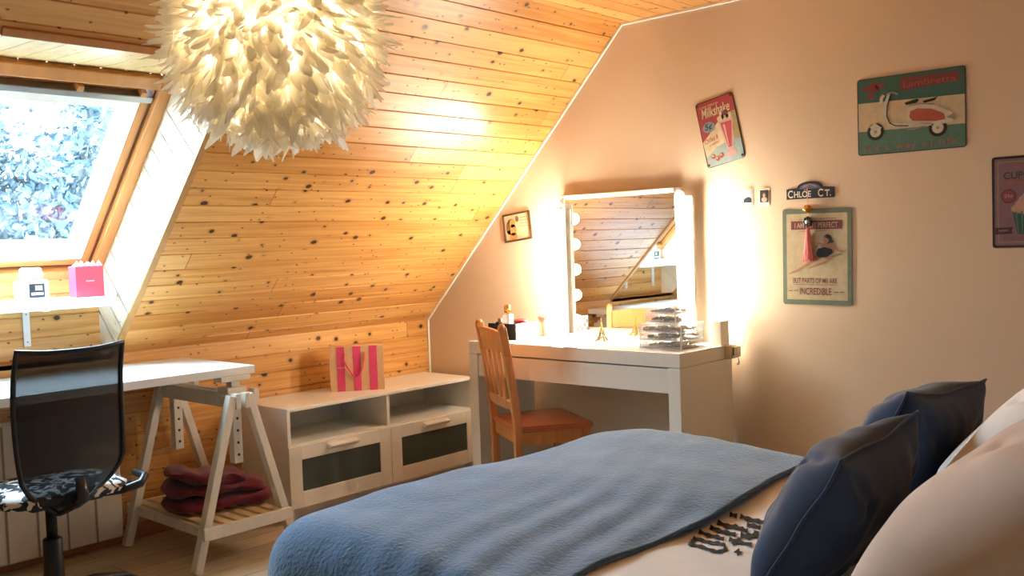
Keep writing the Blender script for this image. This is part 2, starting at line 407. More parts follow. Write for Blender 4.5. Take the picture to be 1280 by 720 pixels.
bm = BM(); reveal_side(bm, WY0); structure('reveal_side', bm, PINE_DAYLIT, win)
xt, zt = WX+WL*q, WZ+WL*q
bm = BM(); planks(bm, lambda s, u, d: Vector((xt+u*(WS*DX-xt), WY0+s, zt+u*(ZK+WS*DZ-zt)+d)), 0, WY1-WY0, 0, 1, .095, .02, g=.002, depth=.003)
structure('reveal_top', bm, wood_planks('lamplit pale pine boards', '#f3dca8', '#e2bd7c', '#8d6b45', pitch=.095, off=.02, knots=.6), win)  # yellower pale copy: warm lamp light put into the top reveal's colour
bm = BM(); planks(bm, lambda s, u, d: Vector((-.1-d, WY0+u, s)), .80, WZ, 0, WY1-WY0, .0902, .016)
box(bm, -.135, -.107, WY0-.03, WY1+.03, .70, WZ-.01); structure('reveal_bottom', bm, PINE_KNEE, win)  # box behind the boards is added, unseen, to block leaking sky light
bm = BM(); box(bm, -.12, 0, WY0, WY1, ZK-.02, ZK); structure('reveal_ledge', bm, WINWOOD, win)
bm = BM()                                     # edge beads of the recess
bar(bm, slope(0, WY1+.012, -.004), slope(WS+.02, WY1+.012, -.004), .030, .012, .003, up=(-DZ, 0, DX))
structure('recess_edge_trim', bm, M('limed edge bead', '#b98a50', .45, var=.08), win)
bm = BM(); bar(bm, slope(WS+.012, WY0, -.004), slope(WS+.012, WY1, -.004), .03, .012, .003, up=(-DZ, 0, DX))
structure('recess_edge_trim', bm, WINWOOD, win)
a0, a1 = WY0, WY1
bm = BM()                                     # outer wooden frame
wbar(bm, 0, WL, a1-.05, a1, -.03, .10); wbar(bm, 0, WL, a0, a0+.05, -.03, .10)
wbar(bm, 0, .05, a0+.05, a1-.05, -.03, .10); wbar(bm, WL-.055, WL, a0+.05, a1-.05, -.03, .10)
structure('window_frame', bm, WINWOOD, win)
bm = BM()
for y0, y1 in ((a1-.056, a1-.050), (a0+.050, a0+.056)): wbar(bm, .05, WL-.06, y0, y1, -.005, .08, 0)
wbar(bm, .05, .057, a0+.05, a1-.05, -.005, .08, 0); wbar(bm, WL-.061, WL-.055, a0+.05, a1-.05, -.005, .08, 0)
structure('frame_groove', bm, WINDARK, win)
bm = BM()                                     # wooden part of the sash
for y0, y1 in ((a1-.092, a1-.056), (a0+.056, a0+.092)): wbar(bm, .057, WL-.105, y0, y1, .0, .09)
wbar(bm, .057, .092, a0+.09, a1-.09, .0, .09); wbar(bm, WL-.100, WL-.061, a0+.09, a1-.09, .02, .09)
structure('window_sash', bm, WINWOOD, win)
bm = BM()
i0, i1, j0, j1 = a0+.092, a1-.092, .092, WL-.128
for y0, y1 in ((i1-.042, i1), (i0, i0+.042)): wbar(bm, j0, j1, y0, y1, -.002, .08)
wbar(bm, j0, j0+.045, i0+.04, i1-.04, -.002, .08); wbar(bm, j1-.045, j1, i0+.04, i1-.04, -.002, .08)
structure('sash_lining', bm, WINWHITE, win)
bm = BM(); wbar(bm, WL-.130, WL-.100, a0+.056, a1-.056, -.015, .06); structure('vent_bar', bm, ALU, win)
bm = BM()
for yy in (a1-.10, (a0+a1)/2+.05): wbar(bm, WL-.100, WL-.075, yy-.012, yy+.012, -.02, .03)
structure('vent_catch', bm, WINWOOD, win)
bm = BM(); wbar(bm, j0+.04, j1-.04, i0+.038, i1-.038, .040, .046, 0); structure('window_glass', bm, pane_mat(), win)

# ------------------------------------------------------------------ shelf in the recess
sh = thing('wall_shelf', 'white wall shelf across the roof window recess, carrying a candle jar', 'shelf', (0, -2.28, 1.04))
bm = BM(); box(bm, -.098, .20, WY0+.004, -1.935, 1.045, 1.085, .003); obj('shelf_board', bm, WHITE_T, sh)
for yy in (-2.17, -2.52):
    bm = BM(); box(bm, -.098, -.090, yy-.014, yy+.014, .885, 1.045, .002); box(bm, -.09, .12, yy-.014, yy+.014, 1.037, 1.045, .002)
    br = obj('bracket', bm, WHITE_T, sh)
    for zz in (.905, 1.02):
        bm = BM(); box(bm, -.090, -.0885, yy-.003, yy+.003, zz-.003, zz+.003, .001); obj('screw', bm, ALU, br)

# candle jar
jx, jy, jz = .10, -2.216, 1.085
j = thing('candle_jar', 'squat clear glass candle jar with a white lid and dark label on the shelf', 'candle jar', (jx, jy, jz))
bm = BM(); box(bm, -.052, .052, -.052, .052, 0, .082, .012, seg=3); obj('glass_jar', bm, CLEARG, j, world=False, smooth=False)
bm = BM(); box(bm, -.044, .044, -.044, .044, .004, .062, .01); obj('wax', bm, M('blue grey wax', '#b7c3d6', .5), j, world=False)
bm = BM(); lathe(bm, [(0, .082), (.036, .082), (.036, .09), (.046, .092), (.046, .104), (.040, .108), (.040, .124), (.034, .130), (0, .130)], 28); obj('lid', bm, M('milky lid', '#eef0f2', .3), j, world=False)
bm = BM(); box(bm, .0522, .0534, -.028, .030, .012, .066, 0); box(bm, .0534, .0538, -.022, .024, .022, .032, 0, mi=1); box(bm, .0534, .0538, -.006, .022, .04, .06, 0, mi=2)
obj('label', bm, [M('dark jar label', '#2b2a33', .6, var=.4, scale=120), WHITE_T, M('label picture', '#a99c8c', .6, var=.5, scale=150)], j, world=False)

# red gift bag
g = thing('gift_bag', 'small coral red gift bag with pink tissue at the end of the shelf', 'gift bag', (.10, -1.995, 1.085), rotz=.06)
bm = BM(); box(bm, -.03, .03, -.06, .06, 0, .128, .002); obj('bag_body', bm, REDBAG, g, world=False)
bm = BM()
for k in range(15):
    y = -.05+k*.0072; z = .128+.010*math.sin(k*1.9)+.008
    tube(bm, [(-.02+.006*(k % 3), y, .120), (.004*math.sin(k), y+.004, z), (.018-.005*(k % 2), y+.010, .121)], [.006, .005, .006], 6)
obj('tissue', bm, TISSUE, g, world=False)
bm = BM(); box(bm, .0302, .0306, -.018, .018, .064, .069, 0); obj('print', bm, M('pale print', '#e8929c', .5), g, world=False)

# ------------------------------------------------------------------ radiator under the desk
r = thing('radiator', 'cream ribbed panel radiator on the wall under the desk', 'radiator', (.06, -2.4, .03))
bm = BM(); box(bm, .02, .085, -2.72, -1.885, .045, .60, .010, seg=3); obj('panel', bm, RADI, r)
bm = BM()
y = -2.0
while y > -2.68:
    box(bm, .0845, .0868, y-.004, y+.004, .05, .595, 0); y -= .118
obj('rib_groove_shade', bm, GROOVE, r)  # raised strips whose darker colour stands for shade between the ribs
bm = BM(); box(bm, .03, .075, -2.70, -1.9, .600, .606, .001); obj('top_grille', bm, RADI, r)
for yy in (-2.6, -2.0):
    bm = BM(); box(bm, .0005, .02, yy-.02, yy+.02, .1, .5, .002); obj('wall_bracket', bm, RADI, r)

# ------------------------------------------------------------------ desk on trestles
dk = thing('desk', 'white desk top laid across trestles below the roof window', 'desk', (.33, -2.4, .746))
bm = BM(); box(bm, .035, .62, -3.18, -1.545, .746, .780, .003); obj('board', bm, WHITE_T, dk)
bm = BM(); box(bm, .034, .621, -1.5455, -1.5445, .747, .779, 0); obj('edge_band', bm, WHITE, dk)

def trestle(loc, label):
    t = thing('desk_trestle', label, 'trestle', loc, group='desk trestles')
    W = dict(world=False)
    # local origin: floor, middle of the feet; beam along x
    XA, XB = -.29, .29
    for xx in (XA, XB):
        for sgn, top in ((-1, -.040), (1, .034)):
            bm = BM(); bar(bm, (xx, sgn*.228, 0.0), (xx, top, .672), .034, .040, .003, up=(1, 0, 0)); lg = obj('leg', bm, LIMED, t, **W)
            bm = BM(); y, z = sgn*.228+(top-sgn*.228)*.235, .158
            tube(bm, [(xx+.0195*(1 if xx > 0 else -1), y, z), (xx+.022*(1 if xx > 0 else -1), y, z)], .005, 8); obj('screw', bm, BLACKM, lg, **W)
        bm = BM(); xo = xx+(.030 if xx > 0 else -.030); bar(bm, (xo, -.208, .150), (xo, .198, .150), .018, .05, .003); obj('end_rail', bm, LIMED, t, **W)
    for yy in (-.022, .020):
        bm = BM(); box(bm, -.345, .315, yy-.011, yy+.011, .618, .680, .003); obj('beam', bm, LIMED, t, **W)
    for sgn in (-1, 1):
        bm = BM(); box(bm, XA-.02, XB+.02, sgn*.175-.009, sgn*.175+.009, .125, .165, .002); obj('side_rail', bm, LIMED, t, **W)
    for k in range(6):
        y = -.145+k*.058
        bm = BM(); box(bm, XA-.02, XB+.02, y-.019, y+.019, .162, .174, .002); obj('shelf_slat', bm, SLATPINE, t, **W)
    for xx in (-.255, .225):
        bm = BM(); box(bm, xx-.02, xx+.02, -.010, .030, .385, .728, .003)
        p = obj('height_post', bm, LIMED, t, **W)
        for z in (.42, .47, .52, .57):
            bm = BM(); tube(bm, [(xx+.019, .01, z), (xx+.0208, .01, z)], .006, 10); obj('peg_hole', bm, DARKIN, p, **W)
        bm = BM(); box(bm, xx-.032, xx+.032, -.062, .075, .724, .746, .004); obj('post_cap', bm, LIMED, t, **W)
        bm = BM(); box(bm, xx-.045, xx+.036, -.036, .050, .676, .700, .003); obj('collar', bm, LIMED, t, **W)
        bm = BM(); box(bm, xx+.000, xx+.03, -.045, .095, .640, .668, .003); box(bm, xx-.006, xx+.036, .083, .108, .626, .684, .003); obj('peg', bm, LIMED, t, **W)
    return t
trestle((.37, -1.645, 0), 'whitewashed wooden trestle with a slatted shelf holding a folded burgundy blanket')
trestle((.37, -3.06, 0), 'whitewashed wooden trestle at the far end of the desk beyond the office chair')

# burgundy blanket folded on the trestle shelf
def folded(name, label, cat, loc, sx, sy, layers, mat, rotz):
    t = thing(name, label, cat, loc, rotz)
    bm = BM(); z = 0
    for li, (w, d, h, ox, oy) in enumerate(layers):
        n, m = 26, 12
        ring = []
        for i in range(n+1):
            u = -1+2*i/n; row = []
            for k in range(m):
                a = 2*PI*k/m; ca, sa = math.cos(a), math.sin(a)
                e = (1-abs(u)**5)**.5 if abs(u) < 1 else 0.05
                yy = math.copysign(abs(ca)**.6, ca)*d/2*max(e, .25); zz = math.copysign(abs(sa)**.7, sa)*h/2*max(e, .2)
                nn = noise.noise(Vector((u*2.2+li*5, ca*1.4, sa*1.3)))*.034
                row.append(bm.verts.new((ox+u*w/2, oy+yy+nn*.8, max(0.001, z+h/2+zz+nn*(1 if li else .4)-.012*u*li))))
            ring.append(row)
        for a, b in zip(ring, ring[1:]):
            for k in range(m): bm.faces.new((a[k], a[(k+1) % m], b[(k+1) % m], b[k]))
        bm.faces.new(ring[0]); bm.faces.new(ring[-1]); z += h*.86
    obj('folded_cloth', bm, mat, t, world=False, smooth=True, sub=1)
    return t
folded('folded_blanket', 'burgundy fleece blanket folded in layers on the trestle shelf', 'blanket', (.40, -1.615, .175), .4, .3,
       [(.46, .31, .066, 0, 0), (.43, .30, .060, -.015, .005), (.34, .26, .058, -.045, -.005)], BURG, PI/2-.25)

# ------------------------------------------------------------------ office chair
oc = thing('office_chair', 'black mesh backed swivel chair with an animal print seat at the desk', 'office chair', (.74, -2.44, 0))
bw = dict(world=False)
# local: +x is towards the backrest (the chair faces the desk, -x)
def back_pt(u, v):                            # u across (-1..1), v up (0..1)
    y = u*(.158+.012*v+.010*math.sin(v*PI))*(1-.58*max(0, 1-v/.24)**2) + .012
    z = .455+v*.495+.030*u*(1-v) + .012*abs(u)**3*(v > .5)
    x = .225-.03*math.sin(v*PI*.9)+.055*max(0, v-.75)**1.5*3+.028*u*u*-1
    return Vector((x, y, z))
bm = BM(); n, m = 14, 18
gv = [[bm.verts.new(back_pt(-1+2*i/n, k/m)) for i in range(n+1)] for k in range(m+1)]
for k in range(m):
    for i in range(n):
        f = bm.faces.new((gv[k][i], gv[k][i+1], gv[k+1][i+1], gv[k+1][i])); f.smooth = True
bk = obj('mesh_back', bm, MESHB, oc, **bw)
bm = BM()
loop = [back_pt(-1, k/14) for k in range(15)]+[back_pt(-1+2*i/12, 1) for i in range(1, 12)]+[back_pt(1, 1-k/14) for k in range(15)]+[back_pt(1-2*i/12, 0) for i in range(1, 13)]
tube(bm, loop, .0085, 8); obj('back_frame', bm, BLACKP, oc, **bw)
bm = BM()
pts = [back_pt(0, .16)+Vector((.010, 0, 0)), back_pt(0, .02)+Vector((.014, 0, 0)), Vector((.20, .0, .445)), Vector((.10, 0, .438)), Vector((.0, 0, .436))]
tube(bm, pts, [.016, .022, .024, .022, .02], 10, flat=.6); obj('back_support', bm, BLACKP, oc, **bw)
bm = BM()                                     # padded seat
rows = []
for i in range(17):
    a = i/16
    row = []
    for k in range(17):
        u, v = -1+2*a, -1+2*k/16
        rr = (abs(u)**4+abs(v)**4)**.25 or 1; mxv = max(abs(u), abs(v)) or 1; s_ = mxv/rr
        d = 1-min(1, mxv)**6
        row.append((u*s_*.215, v*s_*.215, .478+.030*d+(.012*u if u < 0 else 0)))
    rows.append(row)
top = [[bm.verts.new(p) for p in r_] for r_ in rows]; bot = [[bm.verts.new((p[0]*.96, p[1]*.96, .456)) for p in r_] for r_ in rows]
for A, flip in ((top, 0), (bot, 1)):
    for i in range(16):
        for k in range(16): bm.faces.new((A[i][k], A[i+1][k], A[i+1][k+1], A[i][k+1]))
bord = [(i, 0) for i in range(16)]+[(16, k) for k in range(16)]+[(16-i, 16) for i in range(16)]+[(0, 16-k) for k in range(16)]
for (a, b), (c, d) in zip(bord, bord[1:]+bord[:1]): bm.faces.new((top[a][b], top[c][d], bot[c][d], bot[a][b]))
obj('seat', bm, CHEETAH, oc, smooth=True, **bw)
bm = BM(); box(bm, -.14, .15, -.12, .12, .432, .456, .01); obj('seat_plate', bm, BLACKP, oc, **bw)
bm = BM(); tube(bm, [(.12, .10, .447), (.18, .17, .455), (.20, .225, .470), (.17, .255, .485), (.08, .262, .485)], [.013, .014, .015, .014, .012], 8); obj('seat_rail', bm, BLACKP, oc, **bw)
bm = BM(); tube(bm, [(.03, .10, .443), (.03, .27, .445)], [.006, .008], 8); obj('lever', bm, BLACKP, oc, **bw)
bm = BM(); tube(bm, [(0, 0, .27), (0, 0, .435)], .018, 16); obj('gas_lift', bm, BLACKM, oc, **bw)
bm = BM(); lathe(bm, [(.0, .09), (.028, .09), (.033, .12), (.031, .295), (.026, .30), (0, .30)], 20); obj('column_cover', bm, BLACKP, oc, **bw)
bm = BM(); lathe(bm, [(0, .07), (.05, .07), (.055, .10), (.045, .145), (.03, .15), (0, .15)], 20); obj('base_hub', bm, BLACKP, oc, **bw)
for k in range(5):
    a = math.radians(20+72*k); c, s = math.cos(a), math.sin(a)
    bm = BM(); tube(bm, [(.03*c, .03*s, .115), (.14*c, .14*s, .120), (.25*c, .25*s, .100), (.285*c, .285*s, .078)], [.024, .02, .016, .013], 10, flat=.75); ar = obj('base_arm', bm, BLACKP, oc, **bw)
    bm = BM()
    for o_ in (-.012, .012):
        cx, cy = .285*c-s*o_, .285*s+c*o_
        tube(bm, [(cx-s*-.008, cy+c*-.008, .0275), (cx-s*.008, cy+c*.008, .0275)], .0275, 16)
    tube(bm, [(.285*c, .285*s, .03), (.285*c, .285*s, .085)], .010, 8)
    obj('caster', bm, BLACKP, ar, **bw)

# ------------------------------------------------------------------ low TV bench
y0, y1 = -1.256, -.056
tb = thing('tv_bench', 'low white bench with two open bays over two glazed drawers', 'cabinet', (.21, (y0+y1)/2, 0))
bm = BM(); box(bm, .005, .412, y0-.002, y1+.002, .514, .530, .002); obj('top_panel', bm, WHITE, tb)
for a, b in ((y0, y0+.018), (y1-.018, y1)):
    bm = BM(); box(bm, .01, .405, a, b, 0, .514, .0015); obj('side_panel', bm, WHITE, tb)
ym = (y0+y1)/2
bm = BM(); box(bm, .01, .400, ym-.009, ym+.009, .066, .514, .0015); obj('divider', bm, WHITE, tb)
bm = BM(); box(bm, .01, .395, y0+.018, y1-.018, .344, .360, .0015); obj('shelf_panel', bm, WHITE, tb)
bm = BM(); box(bm, .01, .390, y0+.018, y1-.018, .066, .082, .0015); obj('bottom_panel', bm, WHITE, tb)
bm = BM(); box(bm, .012, .018, y0+.018, y1-.018, .066, .514, 0); obj('back_panel', bm, WHITE, tb)
bm = BM(); box(bm, .33, .345, y0+.018, y1-.018, .0, .066, .001); obj('plinth', bm, WHITE, tb)
for a, b in ((y0-.002, ym-.0015), (ym+.0015, y1+.002)):
    bm = BM(); F0, F1 = .398, .414
    box(bm, F0, F1, a, a+.068, .068, .352, .0015); box(bm, F0, F1, b-.068, b, .068, .352, .0015)
    box(bm, F0, F1, a+.068, b-.068, .068, .140, .0015); box(bm, F0, F1, a+.068, b-.068, .288, .352, .0015)
    d = obj('drawer', bm, WHITE, tb)
    bm = BM(); box(bm, F0+.003, F1-.006, a+.064, b-.064, .136, .292, 0); obj('glass_panel', bm, FROST, d)
    c = (a+b)/2
    bm = BM()
    prism(bm, [(F1, .310), (F1+.006, .310), (F1+.030, .326), (F1+.030, .330), (F1, .338)], lambda p, z, t: Vector((p, c-.085+t, z)), .17)
    obj('handle', bm, WHITE, d)
# striped gift bag on the bench
pb = thing('gift_bag', 'kraft paper gift bag with hot pink stripes and ribbon handles on the bench', 'gift bag', (.24, -.715, .530), rotz=math.atan2(.215, .166))
w, h, dp = .27, .225, .09                     # local: x across the front, -y the front
bm = BM(); box(bm, -w/2, w/2, -.006, dp, 0, h, .0015); obj('bag_body', bm, KRAFT, pb, world=False)
for k in range(3):
    x = -w/2+w*(.13+.30*k)
    bm = BM(); box(bm, x, x+w*.145, -.0075, -.006, 0.0, h, 0); obj('stripe', bm, PINK, pb, world=False)
for yy, bo in ((-.009, 1),):
    bm = BM()
    tube(bm, [(-.062, yy, h-.035), (-.066, yy-.004, h-.07), (-.045, yy-.008, h-.105), (-.022, yy-.006, h-.145), (-.01, yy-.003, h-.158), (.012, yy-.006, h-.145), (.030, yy-.008, h-.10), (.040, yy-.006, h-.06), (.040, yy, h-.032)], .0055, 8, flat=.6)
    obj('ribbon_handle', bm, RIBBON, pb, world=False)
bm = BM(); box(bm, -.10, -.055, -.0079, -.0075, .118, .121, 0); obj('print', bm, M('pale pink print', '#f0a6a8', .5), pb, world=False)

# ------------------------------------------------------------------ dressing table
vx0, vx1, vy0, vy1, vt = .793, 1.993, -.466, -.056, .780
va = thing('dressing_table', 'white dressing table with one wide drawer under a mirror and bulbs', 'dressing table', ((vx0+vx1)/2, (vy0+vy1)/2, 0))
bm = BM(); box(bm, vx0, vx1, vy0, vy1, .722, .776, .002); obj('table_top', bm, WHITE, va)
bm = BM(); box(bm, vx0+.001, vx1-.001, vy0+.001, vy1, .776, vt, .001); obj('glass_top', bm, M('white backed glass', '#e9e9e6', .12, var=.01), va)
for a, b in ((vx0, vx0+.058), (vx1-.058, vx1)):
    bm = BM(); box(bm, a, b, vy0, vy1, 0, .7205, .002); obj('side_panel', bm, WHITE, va)
bm = BM(); box(bm, vx0+.060, vx1-.060, vy0+.004, vy0+.022, .615, .716, .002); box(bm, vx0+.08, vx1-.08, vy0+.022, vy1-.06, .62, .70, 0); obj('drawer', bm, WHITE, va)
bm = BM(); box(bm, vx0+.058, vx1-.058, vy1-.018, vy1, .60, .7205, .001); obj('back_rail', bm, WHITE, va)
# power socket on the end panel, with its cord
so = thing('power_socket', 'beige surface power socket at the rear corner of the dressing table', 'socket', (2.0, -.09, .75))
bm = BM(); box(bm, vx1+.001, vx1+.030, -.115, -.060, .722, .778, .004); obj('socket_box', bm, M('beige plastic', '#e6d5b5', .5), so)
bm = BM(); box(bm, vx1+.030, vx1+.052, -.105, -.068, .730, .776, .004); pl = obj('plug', bm, M('cream plastic', '#efe2c8', .5), so)
bm = BM(); box(bm, vx1+.034, vx1+.040, -.1055, -.105, .738, .770, 0); obj('plug_slot', bm, M('brown slot', '#7a634a', .6), pl)
bm = BM(); tube(bm, [(vx1+.045, -.085, .731), (vx1+.048, -.082, .712), (vx1+.042, -.075, .698), (vx1+.030, -.062, .696), (vx1+.02, -.03, .70)], .003, 8); obj('cord', bm, M('cream cord', '#e7dcc6', .5), so)

# mirror leaning on the wall
mi_ = thing('vanity_mirror', 'white framed square mirror standing on the dressing table against the wall', 'mirror', (1.40, -.04, vt))
mx0, mx1, mz0, mz1, my = 1.052, 1.752, vt, 1.473, -.052
bm = BM(); fw_ = .028
box(bm, mx0, mx0+fw_, my-.004, my+.020, mz0, mz1, .003); box(bm, mx1-fw_, mx1, my-.004, my+.020, mz0, mz1, .003)
box(bm, mx0+fw_, mx1-fw_, my-.004, my+.020, mz1-.022, mz1, .003); box(bm, mx0+fw_, mx1-fw_, my-.004, my+.020, mz0, mz0+.012, .003)
obj('frame', bm, TRIM, mi_)
bm = BM(); box(bm, mx0+.01, mx1-.01, my+.004, my+.012, mz0+.005, mz1-.01, 0); obj('glass', bm, MIRROR, mi_)

# light bars with bulbs
def light_bar(loc, label, side, nb):
    t = thing('vanity_light', label, 'vanity light', loc, group='vanity light bars')
    bm = BM(); box(bm, -.024, .024, -.012, .012, 0, .63, .006); obj('bar', bm, LEDBAR, t, world=False)
    for k in range(nb):
        z = .070+k*.127
        bm = BM(); lathe(bm, [(.017, 0), (.017, .010), (.012, .014)], 18); bm.transform(Matrix.Translation((0, -.012, z)) @ Matrix.Rotation(PI/2, 4, 'X')); s_ = obj('bulb_socket', bm, CHROME, t, world=False)
        bm = BM(); bmesh.ops.create_uvsphere(bm, u_segments=20, v_segments=12, radius=.0275); bm.transform(Matrix.Translation((0, -.0445, z))); obj('bulb', bm, BULB, s_, world=False, smooth=True)
    bm = BM()
    pts = [(-.028, .0), (.024, .0), (.024, .10)]+[(-.002+.026*math.cos(a), .11+.026*math.sin(a)) for a in [PI*i/12 for i in range(13)]]+[(-.028, .10)]
    prism(bm, pts, lambda a, b, d: Vector((a+side*.045, .004-d, b+.52)), .004); obj('hanging_tab', bm, TRIM, t, world=False)
    return t
light_bar((1.072, -.082, vt), 'white bar of lit globe bulbs along the mirror side next to the woven basket', -1*0+.15, 5)
light_bar((1.812, -.082, vt+.02), 'white bar of lit globe bulbs along the mirror side above the makeup drawers', -1, 5)

# woven basket and what stands in it
bx0, bx1, by0, by1 = .805, .985, -.335, -.165
bk_ = thing('storage_basket', 'open basket with a black front and grey woven sides on the dressing table', 'basket', ((bx0+bx1)/2, (by0+by1)/2, vt))
bm = BM(); t_ = .006; zt_ = vt+.078
box(bm, bx1-t_, bx1, by0+t_, by1, vt, zt_, .001); box(bm, bx0, bx0+t_, by0+t_, by1, vt, zt_, .001); box(bm, bx0+t_, bx1-t_, by1-t_, by1, vt, zt_, .001); box(bm, bx0+t_, bx1-t_, by0+t_, by1-t_, vt, vt+.004, 0)
obj('woven_sides', bm, WOVEN, bk_)
bm = BM(); box(bm, bx0, bx1, by0-.002, by0+t_, vt, zt_, .002); obj('front_panel', bm, BLACKF, bk_)
bm = BM(); bcx, bcz = bx0+.07, zt_-.004
for k in range(6):
    a = 2*PI*k/6; lathe(bm, [(0, -.004), (.007, -.003), (.009, 0), (.006, .004), (0, .005)], 8, (bcx+.009*math.cos(a), by0-.005, bcz+.009*math.sin(a)))
obj('fabric_bow', bm, BLACKF, bk_)
pf = thing('perfume_bottle', 'clear perfume bottle with a gold cap standing in the woven basket', 'perfume bottle', (.897, -.29, vt+.0045))
bm = BM(); box(bm, -.024, .024, -.018, .018, 0, .118, .006, seg=3); obj('bottle', bm, CLEARG, pf, world=False)
bm = BM(); box(bm, -.02, .02, -.014, .014, .004, .075, .004); obj('perfume', bm, M('rose perfume', '#c79c93', .2), pf, world=False)
bm = BM(); lathe(bm, [(.008, .118), (.008, .124), (.019, .124), (.019, .158), (.017, .162), (0, .162)], 20); obj('cap', bm, GOLD, pf, world=False)
cp = thing('makeup_compact', 'dark red compact lying on top of the basket contents', 'makeup compact', (.935, -.235, vt+.0045))
bm = BM(); lathe(bm, [(0, 0), (.035, 0), (.037, .005), (.037, .070), (.034, .074), (0, .074)], 28); obj('case', bm, M('dark red lacquer', '#8a1f2e', .3), cp, world=False)
bm = BM(); lathe(bm, [(.034, .074), (.036, .080), (.030, .088), (0, .089)], 28); obj('lid', bm, M('red lacquer lid', '#a02a38', .25), cp, world=False)
ca = thing('makeup_tube', 'short dark makeup tube in the corner of the basket', 'makeup tube', (.835, -.28, vt+.0045))
bm = BM(); lathe(bm, [(0, 0), (.012, 0), (.012, .07), (0, .07)], 18); obj('tube', bm, BLACKP, ca, world=False)
bm = BM(); lathe(bm, [(.0125, .07), (.0125, .092), (.010, .094), (0, .094)], 18); obj('cap', bm, M('bronze cap', '#7c5a44', .3, metal=.7), ca, world=False)
pk = thing('makeup_bowl', 'small pink bowl beside the woven basket in the glare', 'bowl', (1.005, -.12, vt))
bm = BM(); lathe(bm, [(0, 0), (.025, 0), (.028, .06), (.05, .10), (.047, .10), (.024, .062), (0, .06)], 28); obj('bowl', bm, M('blush porcelain', '#e7b49c', .4), pk, world=False)
bm = BM()
for k in range(9):
    a = 2*PI*k/9; bmesh.ops.create_uvsphere(bm, u_segments=10, v_segments=6, radius=.014, matrix=Matrix.Translation((.026*math.cos(a), .026*math.sin(a), .105+.008*(k % 2))))
obj('cotton_pads', bm, M('pale blue cotton', '#cfe3f2', .9), pk, world=False, smooth=True)

# Eiffel tower figurine
ef = thing('tower_figurine', 'small brass lattice tower figurine standing before the mirror', 'figurine', (1.39, -.185, vt), rotz=.35)
bm = BM()
def er(z): return .0045+.0185*math.exp(-z/.022)
for sx in (-1, 1):
    for sy in (-1, 1):
        tube(bm, [(sx*er(z), sy*er(z), z) for z in (0, .008, .016, .026, .038, .052)], [.0045, .004, .0035, .003, .0028, .0025], 6)
for z in (.018, .036): box(bm, -er(z)-.004, er(z)+.004, -er(z)-.004, er(z)+.004, z, z+.003, .0008)
lathe(bm, [(.007, .05), (.0045, .068), (.003, .084), (.0045, .085), (.0045, .088), (.0018, .09), (.001, .104), (0, .105)], 8)
obj('tower', bm, BRASS, ef, world=False)
bm = BM()
for a in range(4):
    c, s = math.cos(a*PI/2), math.sin(a*PI/2)
    tube(bm, [(c*.02-s*x, s*.02+c*x, .004+.011*(1-(x/.018)**2)) for x in (-.018, -.012, -.006, 0, .006, .012, .018)], .0014, 6)
obj('arch', bm, BRASS, ef, world=False)

# clear makeup drawers
def organizer(x0, x1, y0, y1, z, tiers, hh, label, split_top, grp='clear makeup drawers'):
    t = thing('makeup_organizer', label, 'makeup organizer', ((x0+x1)/2, (y0+y1)/2, z), group=grp)
    H = tiers*hh+.004; bm = BM(); e = .003
    box(bm, x0, x0+e, y0, y1, z, z+H, 0); box(bm, x1-e, x1, y0, y1, z, z+H, 0); box(bm, x0, x1, y1-e, y1, z, z+H, 0)
    for k in range(tiers+1): box(bm, x0, x1, y0-.001, y1-e, z+k*hh, z+k*hh+e, 0, mi=1)
    for a, b in ((x0, y0), (x1-e, y0), (x1-e, y1-e)): box(bm, a-.0005, a+e+.0005, b-.0015, b+e, z, z+H, 0, mi=1)
    obj('case', bm, [ACRYL, ACRYL2], t)
    cm = [M('makeup '+c, c, .6, var=.7, scale=70) for c in ('#4a3d30', '#33302d', '#6b5a45')]
    for k in range(tiers):
        parts = [(x0+.005, x1-.005)] if not (split_top and k == tiers-1) else [(x0+.005, (x0+x1)/2-.002), ((x0+x1)/2+.002, x1-.005)]
        for a, b in parts:
            zz = z+k*hh+.0042; bm = BM()
            box(bm, a, b, y0-.002, y0+.001, zz, zz+hh-.006, .0005); box(bm, a, a+.002, y0+.001, y1-.006, zz, zz+hh-.010, 0); box(bm, b-.002, b, y0+.001, y1-.006, zz, zz+hh-.010, 0); box(bm, a, b, y0, y1-.006, zz, zz+.0015, 0)
            d = obj('drawer', bm, ACRYL, t)
            bm = BM(); random.seed(k*7+int(x0*100))
            for q_ in range(16):
                cx, cy = random.uniform(a+.012, b-.012), random.uniform(y0+.012, y1-.018); ang = random.uniform(-.5, .5); l_ = random.uniform(.01, .03)
                l_ = min(l_, cx-a-.007, b-cx-.007)
                tube(bm, [(cx-l_*math.cos(ang), cy-.006*math.sin(ang), zz+.008), (cx+l_*math.cos(ang), cy+.006*math.sin(ang), zz+.008+random.uniform(0, hh*.25))], random.uniform(.0045, .0072), 7)
            obj('makeup', bm, cm[k % 3], d)
            bm = BM(); cx = (a+b)/2; lathe(bm, [(0, 0), (.005, 0), (.006, .006), (0, .007)], 12); bm.transform(Matrix.Translation((cx, y0-.002, zz+hh*.45)) @ Matrix.Rotation(PI/2, 4, 'X')); obj('knob', bm, ACRYL, d)
    return t
organizer(1.715, 1.925, -.345, -.165, vt, 3, .034, 'clear acrylic makeup organizer with three tiers, lower of the two stacked', True)
organizer(1.73, 1.88, -.315, -.172, vt+.1065, 2, .036, 'clear acrylic makeup organizer with two tiers, stacked on the lower one', False)
cb = thing('storage_box', 'plain beige box standing behind the clear makeup organizers', 'box', (1.955, -.10, vt))
bm = BM(); box(bm, 1.932, 1.985, -.128, -.062, vt, vt+.098, .002); obj('box_body', bm, WHITE, cb)
bm = BM(); box(bm, 1.931, 1.986, -.129, -.061, vt+.098, vt+.104, .002); obj('lid', bm, WHITE, cb)

